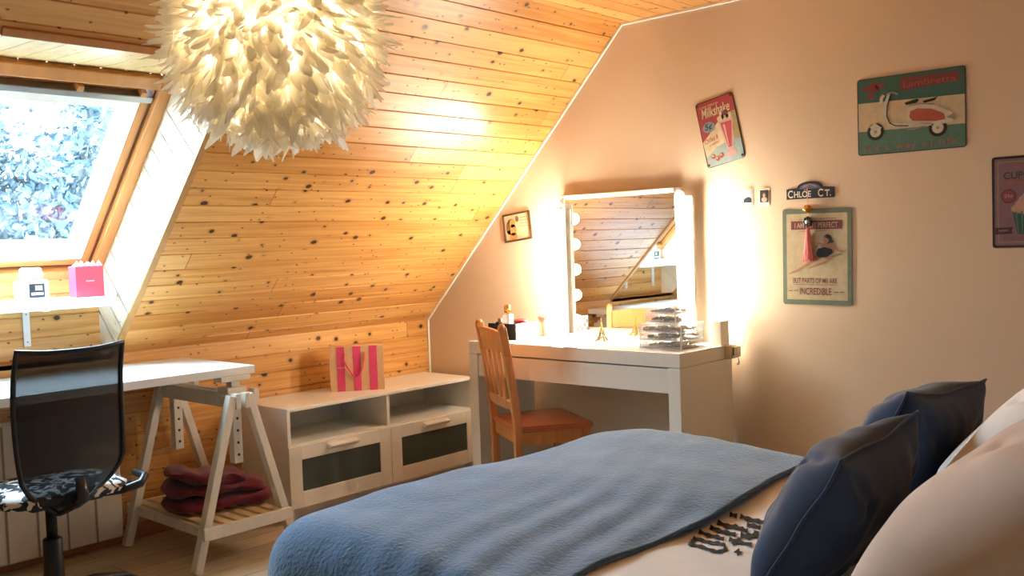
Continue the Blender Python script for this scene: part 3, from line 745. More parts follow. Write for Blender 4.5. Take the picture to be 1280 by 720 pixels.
# ------------------------------------------------------------------ pine chair pushed under the dressing table
ch = thing('pine_chair', 'orange pine slat back chair pushed askew under the dressing table', 'chair', (1.223, -.450, 0), rotz=-.52)
W_ = dict(world=False)
for s in (-1, 1):
    bm = BM(); x = s*.178
    prof = [(-.160, 0), (-.163, .30), (-.165, .45), (-.180, .60), (-.202, .76), (-.222, .885)]
    for (ya, za), (yb, zb) in zip(prof, prof[1:]):
        bar(bm, (x, ya, za), (x, yb, zb+.002), .030, .036, .004, up=(0, 1, 0))
    tube(bm, [(x, -.2215, .872), (x, -.2235, .893), (x, -.2245, .900)], [.0175, .0155, .008], 12)
    obj('rear_leg', bm, CHAIRPINE, ch, **W_)
    bm = BM(); bar(bm, (s*.185, .150, 0), (s*.185, .150, .425), .034, .034, .004, up=(0, 1, 0)); obj('front_leg', bm, CHAIRPINE, ch, **W_)
    bm = BM(); box(bm, s*.183-.009, s*.183+.009, -.15, .135, .365, .422, .003); obj('side_rail', bm, CHAIRPINE, ch, **W_)
    bm = BM(); box(bm, s*.183-.008, s*.183+.008, -.15, .135, .15, .18, .003); obj('stretcher', bm, CHAIRPINE, ch, **W_)
for yy in (-.155, .150):
    bm = BM(); box(bm, -.168, .168, yy-.009, yy+.009, .365, .422, .003); obj('end_rail', bm, CHAIRPINE, ch, **W_)
bm = BM()
pts = [(-.190, -.175), (.190, -.175), (.212, .165), (.195, .185), (-.195, .185), (-.212, .165)]
prism(bm, pts, lambda a, b, d: Vector((a, b, .422+d)), .024)
bmesh.ops.bevel(bm, geom=[e for e in bm.edges], offset=.006, segments=2, affect='EDGES'); obj('seat', bm, SEATPINE, ch, **W_)
def rail(z0, z1, bow, y_at):
    bm = BM(); n = 10; cols = []
    for i in range(n+1):
        u = -1+2*i/n; x = u*.170; dy = -bow*(1-u*u)
        lo = z0-.0; hi = z1+.012*(1-u*u)
        cols.append([bm.verts.new(p) for p in ((x, y_at(lo)+dy-.010, lo), (x, y_at(lo)+dy+.010, lo), (x, y_at(hi)+dy+.010, hi), (x, y_at(hi)+dy-.010, hi))])
    for a, b in zip(cols, cols[1:]):
        for k in range(4): bm.faces.new((a[k], a[(k+1) % 4], b[(k+1) % 4], b[k]))
    bm.faces.new(cols[0]); bm.faces.new(cols[-1]); bmesh.ops.recalc_face_normals(bm, faces=bm.faces[:]); return bm
ya = lambda z: -.165-.057*max(0, (z-.45)/.435)
obj('crest_rail', rail(.775, .862, .012, ya), CHAIRPINE, ch, **W_)
obj('lower_rail', rail(.520, .555, .012, ya), CHAIRPINE, ch, **W_)
for k in range(4):
    x = -.105+.07*k
    bm = BM(); bar(bm, (x, ya(.54)-.012, .54), (x, ya(.80)-.012, .80), .030, .011, .003, up=(0, 1, 0)); obj('back_slat', bm, CHAIRPINE, ch, **W_)

# ------------------------------------------------------------------ bed
BX0, BX1, BY0, BY1 = 1.90, 3.98, -2.42, -.82
bed = thing('bed', 'double bed with its foot towards the tv bench, covered by a white duvet', 'bed', ((BX0+BX1)/2, (BY0+BY1)/2, 0))
bm = BM(); box(bm, BX0+.10, BX1, BY0+.08, BY1-.08, .12, .28, .01); obj('bed_base', bm, M('grey bed base', '#8d8780', .8), bed)
bm = BM(); box(bm, BX0+.09, BX1-.02, BY0+.07, BY1-.07, .281, .455, .05, seg=4); obj('mattress', bm, LINEN, bed)
for x in (BX0+.18, BX1-.12):
    for y in (BY0+.16, BY1-.16):
        bm = BM(); tube(bm, [(x, y, 0), (x, y, .12)], [.022, .028], 14); obj('leg', bm, BLACKP, bed)
bm = BM(); box(bm, BX1, BX1+.05, BY0, BY1, .1, .98, .012); obj('headboard', bm, M('pale headboard', '#cbb79c', .5), bed)

def top_z(x, y):
    a = (x-BX0)/(BX1-BX0)
    return .512+.022*math.exp(-((a-.10)/.22)**2)+.008*math.sin(3.1*y+1.4*x)+.012*noise.noise(Vector((x*1.6, y*1.6, 3.3)))
def sheet(x0, x1, y0, y1, lift, drop_x0, drop_y, rad, amp, seed, nx, ny, close_x1=False, edge=None):
    """cloth lying on the bed: hangs over the foot (drop_x0) and both sides (drop_y)"""
    bm = BM()
    def over(d, r, drop):                     # arc length past the edge -> (sideways, down)
        if d <= 0: return 0, 0
        if d < r*PI/2: a = d/r; return r*math.sin(a), r*(1-math.cos(a))
        return r+.02*min(1, (d-r*PI/2)/.3), r+(d-r*PI/2)
    grid = []
    U0, U1, V0, V1 = x0-drop_x0, x1, y0-drop_y, y1+drop_y
    for i in range(nx+1):
        row = []
        for k in range(ny+1):
            u = U0+(U1-U0)*i/nx; v = V0+(V1-V0)*k/ny
            if edge: u = U0+(edge(v)-U0)*i/nx
            ex, dx_ = over(x0+rad-u, rad, 0); 
            ev0, dv0 = over(y0+rad-v, rad, 0); ev1, dv1 = over(v-(y1-rad), rad, 0)
            X = (x0+rad-ex) if u < x0+rad else u
            Y = (y0+rad-ev0) if v < y0+rad else ((y1-rad)+ev1 if v > y1-rad else v)
            dv = max(dv0, dv1); dd = (dx_**3+dv**3)**(1/3)
            z = top_z(X, Y)+lift-dd
            w = noise.noise(Vector((u*2.1+seed, v*2.1, .3)))*amp+noise.noise(Vector((u*1.2-v*5+seed, v*.8+u*1.5, 7)))*amp*.55
            if edge and u > 2.0:
                e_ = min(1, (u-2.0)/.5)*max(0, noise.noise(Vector((u*1.3, v*1.1, 5)))+.45)
                w += .0055*e_*math.sin(u*52+v*12+6*noise.noise(Vector((v*1.3, u*.8, 2))))
            if dd > .1: 
                f = min(1, (dd-.1)/.2)
                X += -f*.012*math.sin(v*26+2*noise.noise(Vector((v*3, seed, 0))))*(u < x0); Y += f*.012*math.sin(u*24)*(1 if dv1 > 0 else -1)*(dv > 0)
            cc = .30
            if X < x0+cc and (Y < y0+cc or Y > y1-cc):      # rounded corners at the foot
                oy = y0+cc if Y < y0+cc else y1-cc; ax_, ay_ = abs(X-(x0+cc)), abs(Y-oy); mxx = max(ax_, ay_)
                if mxx > 1e-6:
                    k_ = mxx/((ax_**3+ay_**3)**(1/3)); X = x0+cc-ax_*k_; Y = oy+math.copysign(ay_*k_, Y-oy)
            row.append(bm.verts.new((X, Y, max(.012, z+w))))
        grid.append(row)
    for a, b in zip(grid, grid[1:]):
        for k in range(ny):
            f = bm.faces.new((a[k], a[k+1], b[k+1], b[k])); f.smooth = True
    return bm
dv = thing('duvet', 'white duvet with a black brush print, showing between the blue blanket and the cushions', 'duvet', (2.9, -1.6, .5))
dvo = obj('cover', sheet(BX0+.02, 3.86, BY0+.02, BY1-.02, .0, .25, .30, .12, .010, 1.7, 90, 80), LINEN, dv)
md = dvo.modifiers.new('thick', 'SOLIDIFY'); md.thickness = .02; md.offset = -1
bl = thing('fleece_blanket', 'blue grey fleece blanket spread over the foot half of the bed', 'blanket', (2.3, -1.6, .5))
blo = obj('throw', sheet(BX0-.005, 2.74, BY0-.01, BY1+.01, .020, .36, .36, .13, .014, 9.1, 110, 110, edge=lambda v: 2.775-.03*(v+.79)+.012*math.sin(v*7)), FLEECE, bl)
md = blo.modifiers.new('thick', 'SOLIDIFY'); md.thickness = .010; md.offset = 0
# brush strokes printed on the duvet (metres: x along the bed, y across)
import json
STROKES = json.loads('''[[[[2.8307, -1.7242], [2.8347, -1.7308], [2.8387, -1.7374], [2.8394, -1.742], [2.8391, -1.7443], [2.8425, -1.7526], [2.8466, -1.7623], [2.8469, -1.7684], [2.8577, -1.7912], [2.8674, -1.7897], [2.8738, -1.786], [2.8834, -1.788], [2.8932, -1.7913], [2.9013, -1.7919], [2.909, -1.7911], [2.9193, -1.7957], [2.9306, -1.802], [2.934, -1.7994], [2.9358, -1.7947], [2.9405, -1.7954], [2.9472, -1.7975], [2.9465, -1.7873], [2.944, -1.7767], [2.9447, -1.7702], [2.946, -1.7606], [2.9355, -1.7443], [2.9296, -1.7387], [2.9241, -1.7304], [2.9151, -1.7163], [2.9086, -1.7148], [2.9062, -1.7183], [2.9015, -1.7168], [2.8943, -1.7116], [2.8906, -1.7149], [2.8896, -1.7218], [2.8859, -1.7241], [2.8802, -1.7222], [2.8747, -1.7216], [2.8708, -1.7253], [2.8647, -1.7247], [2.8563, -1.7197], [2.8487, -1.7186], [2.8436, -1.7222], [2.8363, -1.7218], [2.8265, -1.7166]], [[2.8437, -1.7318], [2.8444, -1.7364], [2.8449, -1.7409], [2.8488, -1.7474], [2.8536, -1.756], [2.8541, -1.7632], [2.8538, -1.7689], [2.8574, -1.7781], [2.8503, -1.7704], [2.8575, -1.7715], [2.8678, -1.7749], [2.875, -1.7724], [2.8818, -1.7687], [2.8927, -1.7737], [2.9039, -1.7801], [2.9125, -1.7809], [2.9198, -1.7799], [2.924, -1.7808], [2.9298, -1.7837], [2.9328, -1.7811], [2.9337, -1.7772], [2.9343, -1.7723], [2.9367, -1.7678], [2.9358, -1.7591], [2.9343, -1.7533], [2.9339, -1.7544], [2.9287, -1.7447], [2.923, -1.7375], [2.9207, -1.7359], [2.9185, -1.7358], [2.9122, -1.7308], [2.9081, -1.7306], [2.9064, -1.7341], [2.9031, -1.736], [2.8971, -1.7344], [2.8937, -1.7372], [2.8922, -1.7442], [2.8857, -1.7435], [2.8775, -1.7386], [2.8714, -1.7379], [2.8675, -1.7416], [2.8603, -1.741], [2.8507, -1.7359], [2.8431, -1.7347], [2.8379, -1.7383]]], [[[2.8184, -1.6811], [2.8259, -1.6812], [2.8334, -1.6813], [2.8437, -1.6872], [2.8545, -1.6936], [2.8589, -1.6902], [2.8624, -1.6862], [2.8691, -1.688], [2.876, -1.6907], [2.8803, -1.6893], [2.8843, -1.6868], [2.8911, -1.6901], [2.8985, -1.6947]], [[2.807, -1.6573], [2.8176, -1.6636], [2.8282, -1.67], [2.8358, -1.6703], [2.8427, -1.6701], [2.8491, -1.6722], [2.8563, -1.6749], [2.8603, -1.6715], [2.864, -1.6673], [2.8713, -1.6709], [2.8789, -1.6755], [2.8835, -1.6743], [2.8875, -1.6717]]], [[[2.8249, -1.6372], [2.8308, -1.6365], [2.8366, -1.6356], [2.8453, -1.641], [2.8544, -1.6467], [2.8587, -1.6444], [2.8624, -1.6413], [2.8692, -1.6443], [2.8764, -1.6482], [2.8822, -1.646], [2.8874, -1.6426], [2.8955, -1.6452], [2.9043, -1.6492]], [[2.8133, -1.6126], [2.8223, -1.6183], [2.8312, -1.624], [2.8371, -1.6234], [2.8426, -1.6224], [2.8493, -1.6257], [2.8565, -1.6296], [2.8607, -1.6273], [2.8643, -1.6241], [2.8727, -1.6269], [2.8816, -1.6309], [2.8874, -1.6288], [2.8926, -1.6253]]], [[[2.8217, -1.5958], [2.8289, -1.5952], [2.836, -1.5944], [2.8461, -1.6003], [2.8569, -1.6067], [2.8609, -1.6022], [2.8639, -1.5971], [2.8704, -1.5986], [2.8771, -1.6011], [2.8808, -1.5998], [2.8845, -1.5974], [2.8911, -1.6014], [2.8984, -1.607], [2.9019, -1.6057], [2.9046, -1.6026], [2.9102, -1.6058], [2.9166, -1.611]], [[2.809, -1.5689], [2.8196, -1.5752], [2.83, -1.5816], [2.8373, -1.5811], [2.8437, -1.5801], [2.8499, -1.5819], [2.8571, -1.5843], [2.8606, -1.58], [2.8639, -1.5746], [2.8713, -1.579], [2.8787, -1.5846], [2.883, -1.5836], [2.8866, -1.581], [2.8923, -1.5845], [2.8988, -1.5898], [2.9024, -1.5886], [2.905, -1.5854]]], [[[2.8173, -1.5254], [2.8213, -1.5224], [2.8252, -1.5193], [2.8327, -1.5233], [2.8403, -1.5278]], [[2.8031, -1.4969], [2.8108, -1.5012], [2.8185, -1.5056], [2.8226, -1.5028], [2.8265, -1.4995]]], [[[2.8465, -1.5228], [2.8515, -1.5215], [2.8565, -1.5201], [2.8645, -1.5257], [2.8732, -1.5319], [2.8796, -1.5289], [2.8854, -1.5251], [2.8945, -1.5284], [2.904, -1.5326], [2.9073, -1.5298], [2.91, -1.5257], [2.9159, -1.5285], [2.9218, -1.5327], [2.926, -1.5335], [2.9303, -1.5329], [2.9369, -1.5387], [2.9443, -1.5464]], [[2.8339, -1.4947], [2.8422, -1.5007], [2.8506, -1.5067], [2.8557, -1.5056], [2.8602, -1.5039], [2.8693, -1.5075], [2.879, -1.5117], [2.8852, -1.5089], [2.891, -1.505], [2.897, -1.508], [2.9037, -1.5123], [2.9071, -1.5097], [2.9104, -1.5055], [2.9181, -1.5121], [2.9256, -1.52], [2.9307, -1.5214], [2.935, -1.5207]]], [[[2.8931, -1.5711], [2.8956, -1.5671], [2.8981, -1.563], [2.9038, -1.5653], [2.9093, -1.568], [2.9136, -1.5663], [2.9178, -1.564], [2.9248, -1.5681], [2.9322, -1.5731]], [[2.8801, -1.5456], [2.886, -1.5481], [2.8919, -1.5508], [2.8946, -1.5469], [2.8973, -1.5425], [2.9049, -1.5469], [2.9124, -1.5519], [2.917, -1.5504], [2.9212, -1.548]]], [[[2.9203, -1.653], [2.9229, -1.6474], [2.9254, -1.6415], [2.9323, -1.6442], [2.94, -1.6471], [2.9407, -1.6379], [2.9403, -1.6286], [2.9448, -1.6272], [2.9503, -1.6242], [2.9426, -1.6055], [2.9377, -1.5988], [2.9361, -1.5926], [2.9352, -1.5864]], [[2.9027, -1.6193], [2.9098, -1.6223], [2.9171, -1.6254], [2.9198, -1.6199], [2.9216, -1.6141], [2.9258, -1.6136], [2.931, -1.6133], [2.9312, -1.6048], [2.9303, -1.5979], [2.9323, -1.604], [2.9314, -1.5979], [2.9272, -1.5912], [2.9222, -1.5843]]], [[[2.9092, -1.6899], [2.9135, -1.6872], [2.9178, -1.6843], [2.9254, -1.6884], [2.9331, -1.6928], [2.9423, -1.691], [2.9511, -1.6885], [2.963, -1.6927], [2.9752, -1.6979]], [[2.8959, -1.6625], [2.9038, -1.6669], [2.9116, -1.6713], [2.916, -1.6687], [2.9203, -1.6657], [2.9326, -1.6703], [2.9451, -1.6755], [2.9544, -1.6739], [2.9631, -1.6713]]], [[[2.9384, -1.7182], [2.9346, -1.7032], [2.9307, -1.6879], [2.931, -1.6772], [2.9315, -1.6667]], [[2.9221, -1.6999], [2.9224, -1.6894], [2.9228, -1.6789], [2.919, -1.6635], [2.9149, -1.6475]]], [[[2.9664, -1.7632], [2.9716, -1.7653], [2.9768, -1.7672], [2.9835, -1.7768], [2.9903, -1.7868]], [[2.9599, -1.7323], [2.9669, -1.7424], [2.9738, -1.7525], [2.9791, -1.7548], [2.9842, -1.7566]]], [[[2.9704, -1.6551], [2.9724, -1.6517], [2.9744, -1.6481], [2.9786, -1.649], [2.9829, -1.65]], [[2.9617, -1.638], [2.966, -1.6389], [2.9703, -1.64], [2.9724, -1.6366], [2.9743, -1.6329]]], [[[2.9724, -1.6166], [2.9724, -1.6126], [2.9723, -1.6084], [2.9747, -1.6086], [2.9772, -1.609]], [[2.9628, -1.5998], [2.9652, -1.6], [2.9677, -1.6004], [2.9677, -1.5964], [2.9675, -1.5921]]]]''')
bm = BM()
if sum(p.normal.z for p in dvo.data.polygons) < 0: dvo.data.flip_normals()
if sum(p.normal.z for p in blo.data.polygons) < 0: blo.data.flip_normals()
from mathutils.bvhtree import BVHTree
off_ = WM[dv.name].translation
tree_ = BVHTree.FromPolygons([v.co+off_ for v in dvo.data.vertices], [list(p.vertices) for p in dvo.data.polygons])
for left_, right_ in STROKES:
    pairs_ = [(Vector(a), Vector(b)) for a, b in zip(left_, right_)]
    left_ = [tuple((a+b)/2+(a-b)*.72) for a, b in pairs_]; right_ = [tuple((a+b)/2-(a-b)*.72) for a, b in pairs_]
    A = []
    for side_ in (left_, right_):
        A.append([bm.verts.new((u, v, tree_.ray_cast(Vector((u, v, 2)), Vector((0, 0, -1)))[0].z+.0025)) for u, v in side_])
    for i in range(len(left_)-1): bm.faces.new((A[0][i], A[0][i+1], A[1][i+1], A[1][i]))
obj('brush_print', bm, INK, dv)

def pillow(name, label, cat, mat, centre, wdir, hdir, w, h, t, seed, amp=.012, pinch=.10, group=None, seam=True, power=2.6):
    """puffy cushion: wdir across, hdir up its face"""
    tt = thing(name, label, cat, centre, group=group)
    wd = Vector(wdir).normalized(); hd = (Vector(hdir)-wd*Vector(hdir).dot(wd)).normalized(); nd = wd.cross(hd)
    n = 40; bm = BM(); F, Bk = {}, {}
    for i in range(n+1):
        for k in range(n+1):
            u, v = -1+2*i/n, -1+2*k/n
            x = u*(1-pinch*(1-abs(v)**2)*abs(u))*w/2; y = v*(1-pinch*(1-abs(u)**2)*abs(v))*h/2
            prof = max(0, (1-abs(u)**power))*max(0, (1-abs(v)**power)); th = t/2*prof**.5
            wr = noise.noise(Vector((u*2.4+seed, v*2.4, 1)))*amp+noise.noise(Vector((u*5+seed, v*1.6-u*2, 4)))*amp*.5
            cr = -amp*1.4*math.exp(-((abs(u)-abs(v))/.09)**2)*(max(abs(u), abs(v)) > .45)*prof**.25
            p = wd*x+hd*y
            edge_ = i in (0, n) or k in (0, n)
            F[i, k] = bm.verts.new(p+nd*(th+(wr+cr)*min(1, prof*4)+noise.noise(Vector((u*1.5, v*1.5, seed)))*.012))
            Bk[i, k] = F[i, k] if edge_ else bm.verts.new(p-nd*(th+(wr*.7+cr)*min(1, prof*4))+nd*noise.noise(Vector((u*1.5, v*1.5, seed)))*.012)
    for i in range(n):
        for k in range(n):
            for A in (F, Bk):
                q_ = [A[i, k], A[i+1, k], A[i+1, k+1], A[i, k+1]]
                try: bm.faces.new(q_).smooth = True
                except ValueError: pass
    ring = [F[i, 0].co.copy() for i in range(n+1)]+[F[n, k].co.copy() for k in range(1, n+1)]+[F[i, n].co.copy() for i in range(n-1, -1, -1)]+[F[0, k].co.copy() for k in range(n-1, -1, -1)]
    o = obj('pillow_body', bm, mat, tt, world=False, smooth=True, sub=1)
    if seam:
        b2 = BM(); tube(b2, ring, .0035, 6, caps=False); obj('piping', b2, mat, tt, world=False)
    return tt
pillow('cushion', 'slate blue velvet cushion with a piped edge, in front of the white pillow', 'cushion', NAVY, (3.215, -1.75, .650), (-.06, 1, .03), (.52, .02, .85), .50, .40, .20, 3.1, group='slate blue cushions')
pillow('cushion', 'slate blue velvet cushion close to the wall, behind the other blue cushion', 'cushion', NAVY, (3.165, -1.19, .662), (.06, 1, -.06), (.48, 0, .87), .50, .42, .22, 8.4, group='slate blue cushions')
pillow('bed_pillow', 'white pillow nearer the wall, behind the blue cushions', 'pillow', LINEN, (3.47, -1.25, .695), (0, 1, .0), (.66, 0, .75), .74, .55, .24, 5.2, amp=.010, pinch=.06, group='bed pillows', seam=False)
pillow('bed_pillow', 'white pillow, coloured as in shade, in the front corner of the bed head', 'pillow', SHADELIN, (3.615, -1.96, .722), (0, 1, .0), (.72, 0, .69), .62, .60, .26, 6.6, amp=.010, pinch=.06, group='bed pillows', seam=False)

# ------------------------------------------------------------------ feather pendant
PX, PY, PZ = 2.50, -2.655, 1.655
pd = thing('pendant_lamp', 'large round pendant lamp covered in cream feathers', 'pendant lamp', (PX, PY, PZ))
bm = BM(); lathe(bm, [(0, 0), (.05, 0), (.05, -.015), (.02, -.03), (0, -.03)], 24, (0, 0, ZC-PZ)); obj('ceiling_rose', bm, TRIM, pd, world=False)
bm = BM(); tube(bm, [(0, 0, .03), (0, 0, ZC-PZ-.02)], .003, 8); obj('cord', bm, TRIM, pd, world=False)
bm = BM(); lathe(bm, [(0, .03), (.018, .03), (.018, .07), (0, .07)], 16); obj('bulb_holder', bm, TRIM, pd, world=False)
bm = BM(); bmesh.ops.create_uvsphere(bm, u_segments=20, v_segments=12, radius=.032); obj('bulb', bm, LAMPB, pd, world=False, smooth=True)
bm = BM()
for k in range(9):
    a = PI*k/9
    tube(bm, [(.150*math.sin(t)*math.cos(a), .150*math.sin(t)*math.sin(a), .150*math.cos(t)) for t in [2*PI*i/36 for i in range(37)]], .0012, 5, caps=False)
obj('wire_cage', bm, M('white wire', '#e8e2d4', .5), pd, world=False)
bm = BM(); random.seed(21); NF = 3000
for i in range(NF):
    zc = 1-2*(i+.5)/NF; ph = i*2.399963
    rr = math.sqrt(1-zc*zc); d = Vector((rr*math.cos(ph), rr*math.sin(ph), zc))
    rnd = Vector((random.gauss(0, 1), random.gauss(0, 1), random.gauss(0, 1)))
    tang = (rnd-d*rnd.dot(d)).normalized(); down = Vector((0, 0, -1)); dt = down-d*down.dot(d)
    ax = (dt*1.15+tang*.75); ax = ax.normalized() if ax.length > .05 else tang
    lift = random.uniform(.25, .85); L0 = random.uniform(.050, .095); wd = random.uniform(.006, .0105); curl = random.uniform(-.8, 1.5)
    side = d.cross(ax).normalized(); base = d*random.uniform(.140, .172); prev = None; pos = base.copy(); n = 5
    for s_ in range(n+1):
        t = s_/n; dirn = (ax*math.cos(lift+curl*t*.6)+d*math.sin(lift+curl*t*.6)) if curl > 0 else (ax*math.cos(lift)+d*(math.sin(lift)-.5*t))
        dirn.normalize()
        if s_: pos = pos+dirn*L0/n
        wv = wd*(.35+1.9*t*(1-t)*1.6) if t < 1 else .002
        cup = d*.006*(1-abs(2*t-1))
        cur = [bm.verts.new(pos-side*wv+cup), bm.verts.new(pos), bm.verts.new(pos+side*wv+cup)]
        if prev:
            for q_ in ((0, 1), (1, 2)):
                f = bm.faces.new((prev[q_[0]], prev[q_[1]], cur[q_[1]], cur[q_[0]])); f.smooth = True
        prev = cur
obj('feathers', bm, FEATHER, pd, world=False)

# ------------------------------------------------------------------ signs and pictures on the gable
def uvmap(TL, TR, BR, BL, w, h):
    """a point in a sketch of the sign -> metres from the sign's centre"""
    def f(X, Y):
        s, t = .5, .5
        for _ in range(12):
            tx, bx = TL[0]+(TR[0]-TL[0])*s, BL[0]+(BR[0]-BL[0])*s; ty, by = TL[1]+(TR[1]-TL[1])*s, BL[1]+(BR[1]-BL[1])*s
            px, py = tx+(bx-tx)*t, ty+(by-ty)*t
            dsx, dsy = (TR[0]-TL[0])*(1-t)+(BR[0]-BL[0])*t, (TR[1]-TL[1])*(1-t)+(BR[1]-BL[1])*t; dtx, dty = bx-tx, by-ty
            det = dsx*dty-dsy*dtx; ex, ey = X-px, Y-py
            s += (ex*dty-ey*dtx)/det; t += (dsx*ey-dsy*ex)/det
        return ((s-.5)*w, (.5-t)*h)
    return f
def sign_root(name, label, cat, cx, cz, rot, group=None):
    o = thing(name, label, cat, (cx, -.003, cz), group=group); o.rotation_euler = (0, rot, 0)
    WM[o.name] = Matrix.Translation((cx, -.003, cz)) @ Matrix.Rotation(rot, 4, 'Y'); return o
def rrect(w, h, r, n=6):
    pts = []
    for sx, sz, a0 in ((1, 1, 0), (-1, 1, PI/2), (-1, -1, PI), (1, -1, 1.5*PI)):
        for k in range(n+1): a = a0+PI/2*k/n; pts.append((sx*(w/2-r)+r*math.cos(a), sz*(h/2-r)+r*math.sin(a)))
    return pts
def layer(bm, pts, lv, mi=0, t=.0003):
    prism(bm, pts, lambda a, b, d: Vector((a, -(.0005+lv*.0004)-d, b)), t, mi)
def ell(cx, cz, rx, rz, n=24, rot=0): return [(cx+rx*math.cos(a)*math.cos(rot)-rz*math.sin(a)*math.sin(rot), cz+rx*math.cos(a)*math.sin(rot)+rz*math.sin(a)*math.cos(rot)) for a in [2*PI*k/n for k in range(n)]]
def stroke(pts, w):
    L_, R_ = [], []
    for i, p in enumerate(pts):
        a, b = Vector(pts[max(0, i-1)]), Vector(pts[min(len(pts)-1, i+1)]); d = (b-a).normalized(); nr = Vector((-d.y, d.x)); ww = w[i] if isinstance(w, (list, tuple)) else w
        L_.append((p[0]+nr.x*ww/2, p[1]+nr.y*ww/2)); R_.append((p[0]-nr.x*ww/2, p[1]-nr.y*ww/2))
    return L_+R_[::-1]
def write(parent, body, x, z, width, height, mat, lv=3, shear=0, rot=0, bold=0.0, name='lettering', space=1.0):
    cu = bpy.data.curves.new('type', 'FONT'); cu.body = body; cu.size = 1; cu.shear = shear; cu.offset = bold; cu.space_character = space; cu.align_x = 'LEFT'
    tmp = bpy.data.objects.new('type', cu); COL.objects.link(tmp); bpy.context.view_layer.update()
    me = bpy.data.meshes.new_from_object(tmp.evaluated_get(bpy.context.evaluated_depsgraph_get())); bpy.data.objects.remove(tmp); bpy.data.curves.remove(cu)
    xs = [v.co.x for v in me.vertices]; ys = [v.co.y for v in me.vertices]; x0, x1, y0, y1 = min(xs), max(xs), min(ys), max(ys)
    c, s = math.cos(rot), math.sin(rot)
    for v in me.vertices:
        a = ((v.co.x-x0)/(x1-x0)-.5)*width; b = ((v.co.y-y0)/(y1-y0)-.5)*height
        v.co = Vector((x+a*c-b*s, -(.0008+lv*.0004), z+a*s+b*c))
    me.materials.clear(); me.materials.append(mat)
    o = bpy.data.objects.new(name, me); COL.objects.link(o); o.parent = parent; WM[o.name] = WM[parent.name]; return o
def tin(name, c, **k):
    l_ = lin(c); g_ = sum(l_)/3
    return M(name, tuple((v*.80+g_*.20)*.82 for v in l_), .38, var=.10, scale=35, **k)

# scooter sign
sg = sign_root('metal_sign', 'teal and cream metal sign picturing a motor scooter, the widest sign on the wall', 'sign', 2.7465, 1.692, 0)
w, h = .405, .297; f = uvmap((62, 180), (818, 57), (830, 628), (78, 700), w, h); Fm = lambda L: [f(*p) for p in L]
TEAL, TEAL2, CREAM = tin('teal tin', '#2f6a60'), tin('soft teal tin', '#4f8474'), tin('cream tin', '#d9c498')
OXRED, SKY2 = tin('oxide red tin', '#8a2f38'), tin('grey tin', '#8f8f84')
bm = BM(); prism(bm, rrect(w, h, .012), lambda a, b, d: Vector((a, -d*0+.002-d, b)), .0025); obj('plate', bm, tin('dark tin edge', '#3a463c'), sg, world=False)
bm = BM()
layer(bm, [(-w/2+.004, .055), (w/2-.004, .045), (w/2-.004, h/2-.004), (-w/2+.004, h/2-.004)], 0, 0)
layer(bm, [(-w/2+.004, -.055), (w/2-.004, -.062), (w/2-.004, .045), (-w/2+.004, .055)], 0, 1)
layer(bm, [(-w/2+.004, -h/2+.004), (w/2-.004, -h/2+.004), (w/2-.004, -.062), (-w/2+.004, -.055)], 0, 2)
obj('background', bm, [TEAL, CREAM, TEAL2], sg, world=False)
bm = BM()
layer(bm, Fm([(375, 155), (775, 100), (775, 165), (380, 245)]), 1, 0)
for cx, cy, rx, rz in ((130, 240, 30, 16), (180, 210, 34, 20), (235, 215, 36, 18), (190, 240, 40, 22), (165, 285, 22, 28)):
    c = f(cx, cy); layer(bm, ell(c[0], c[1], rx*.00053, rz*.00055), 1, 0)
obj('emblem', bm, OXRED, sg, world=False)
write(sg, 'Lambretta', *f(577, 172), .19, .026, tin('dull red lettering', '#a8504a'), 4, bold=.01, rot=.0)
write(sg, "it's a way of life", *f(445, 622), .345, .032, tin('rust lettering', '#b06a48'), 3, bold=.012, space=1.2)
SCW, SCK, SCR, SCG = tin('scooter cream', '#d8d2bb'), tin('scooter black', '#1d1d1b'), tin('scooter orange red', '#c1502f'), tin('scooter chrome', '#9c988a')
bm = BM()
for cx, cy in ((205, 530), (640, 495)):
    c = f(cx, cy); layer(bm, ell(*c, .033, .033), 2, 1); layer(bm, ell(*c, .021, .021), 3, 0); layer(bm, ell(*c, .006, .006), 4, 3)
layer(bm, Fm([(430, 360), (520, 330), (640, 345), (740, 390), (750, 440), (690, 465), (560, 470), (430, 460)]), 4, 0)
layer(bm, Fm([(450, 385), (500, 362), (600, 365), (680, 395), (690, 435), (620, 450), (470, 450), (445, 425)]), 5, 2)
layer(bm, stroke(Fm([(300, 265), (275, 340), (272, 420), (300, 480), (420, 480), (600, 470)]), [.009, .012, .016, .016, .012, .010]), 4, 0)
layer(bm, stroke(Fm([(312, 280), (288, 350), (285, 420), (310, 470), (350, 486), (440, 484)]), .004), 5, 1)
layer(bm, stroke(Fm([(262, 275), (245, 300), (245, 335)]), .012), 4, 0)
layer(bm, stroke(Fm([(280, 272), (320, 255), (362, 268)]), .007), 5, 3)
layer(bm, Fm([(160, 500), (200, 470), (250, 500), (235, 520), (180, 515)]), 5, 0)
layer(bm, Fm([(412, 325), (500, 295), (510, 305), (495, 325), (420, 342)]), 5, 1); layer(bm, Fm([(538, 310), (620, 285), (640, 275), (618, 305), (545, 325)]), 5, 1)
layer(bm, stroke(Fm([(430, 510), (480, 505), (560, 480)]), .005), 4, 3); layer(bm, Fm([(700, 420), (745, 390), (752, 440)]), 6, 3)
layer(bm, stroke(Fm([(440, 345), (520, 330), (620, 330)]), .004), 5, 3)
obj('scooter_picture', bm, [SCW, SCK, SCR, SCG], sg, world=False)

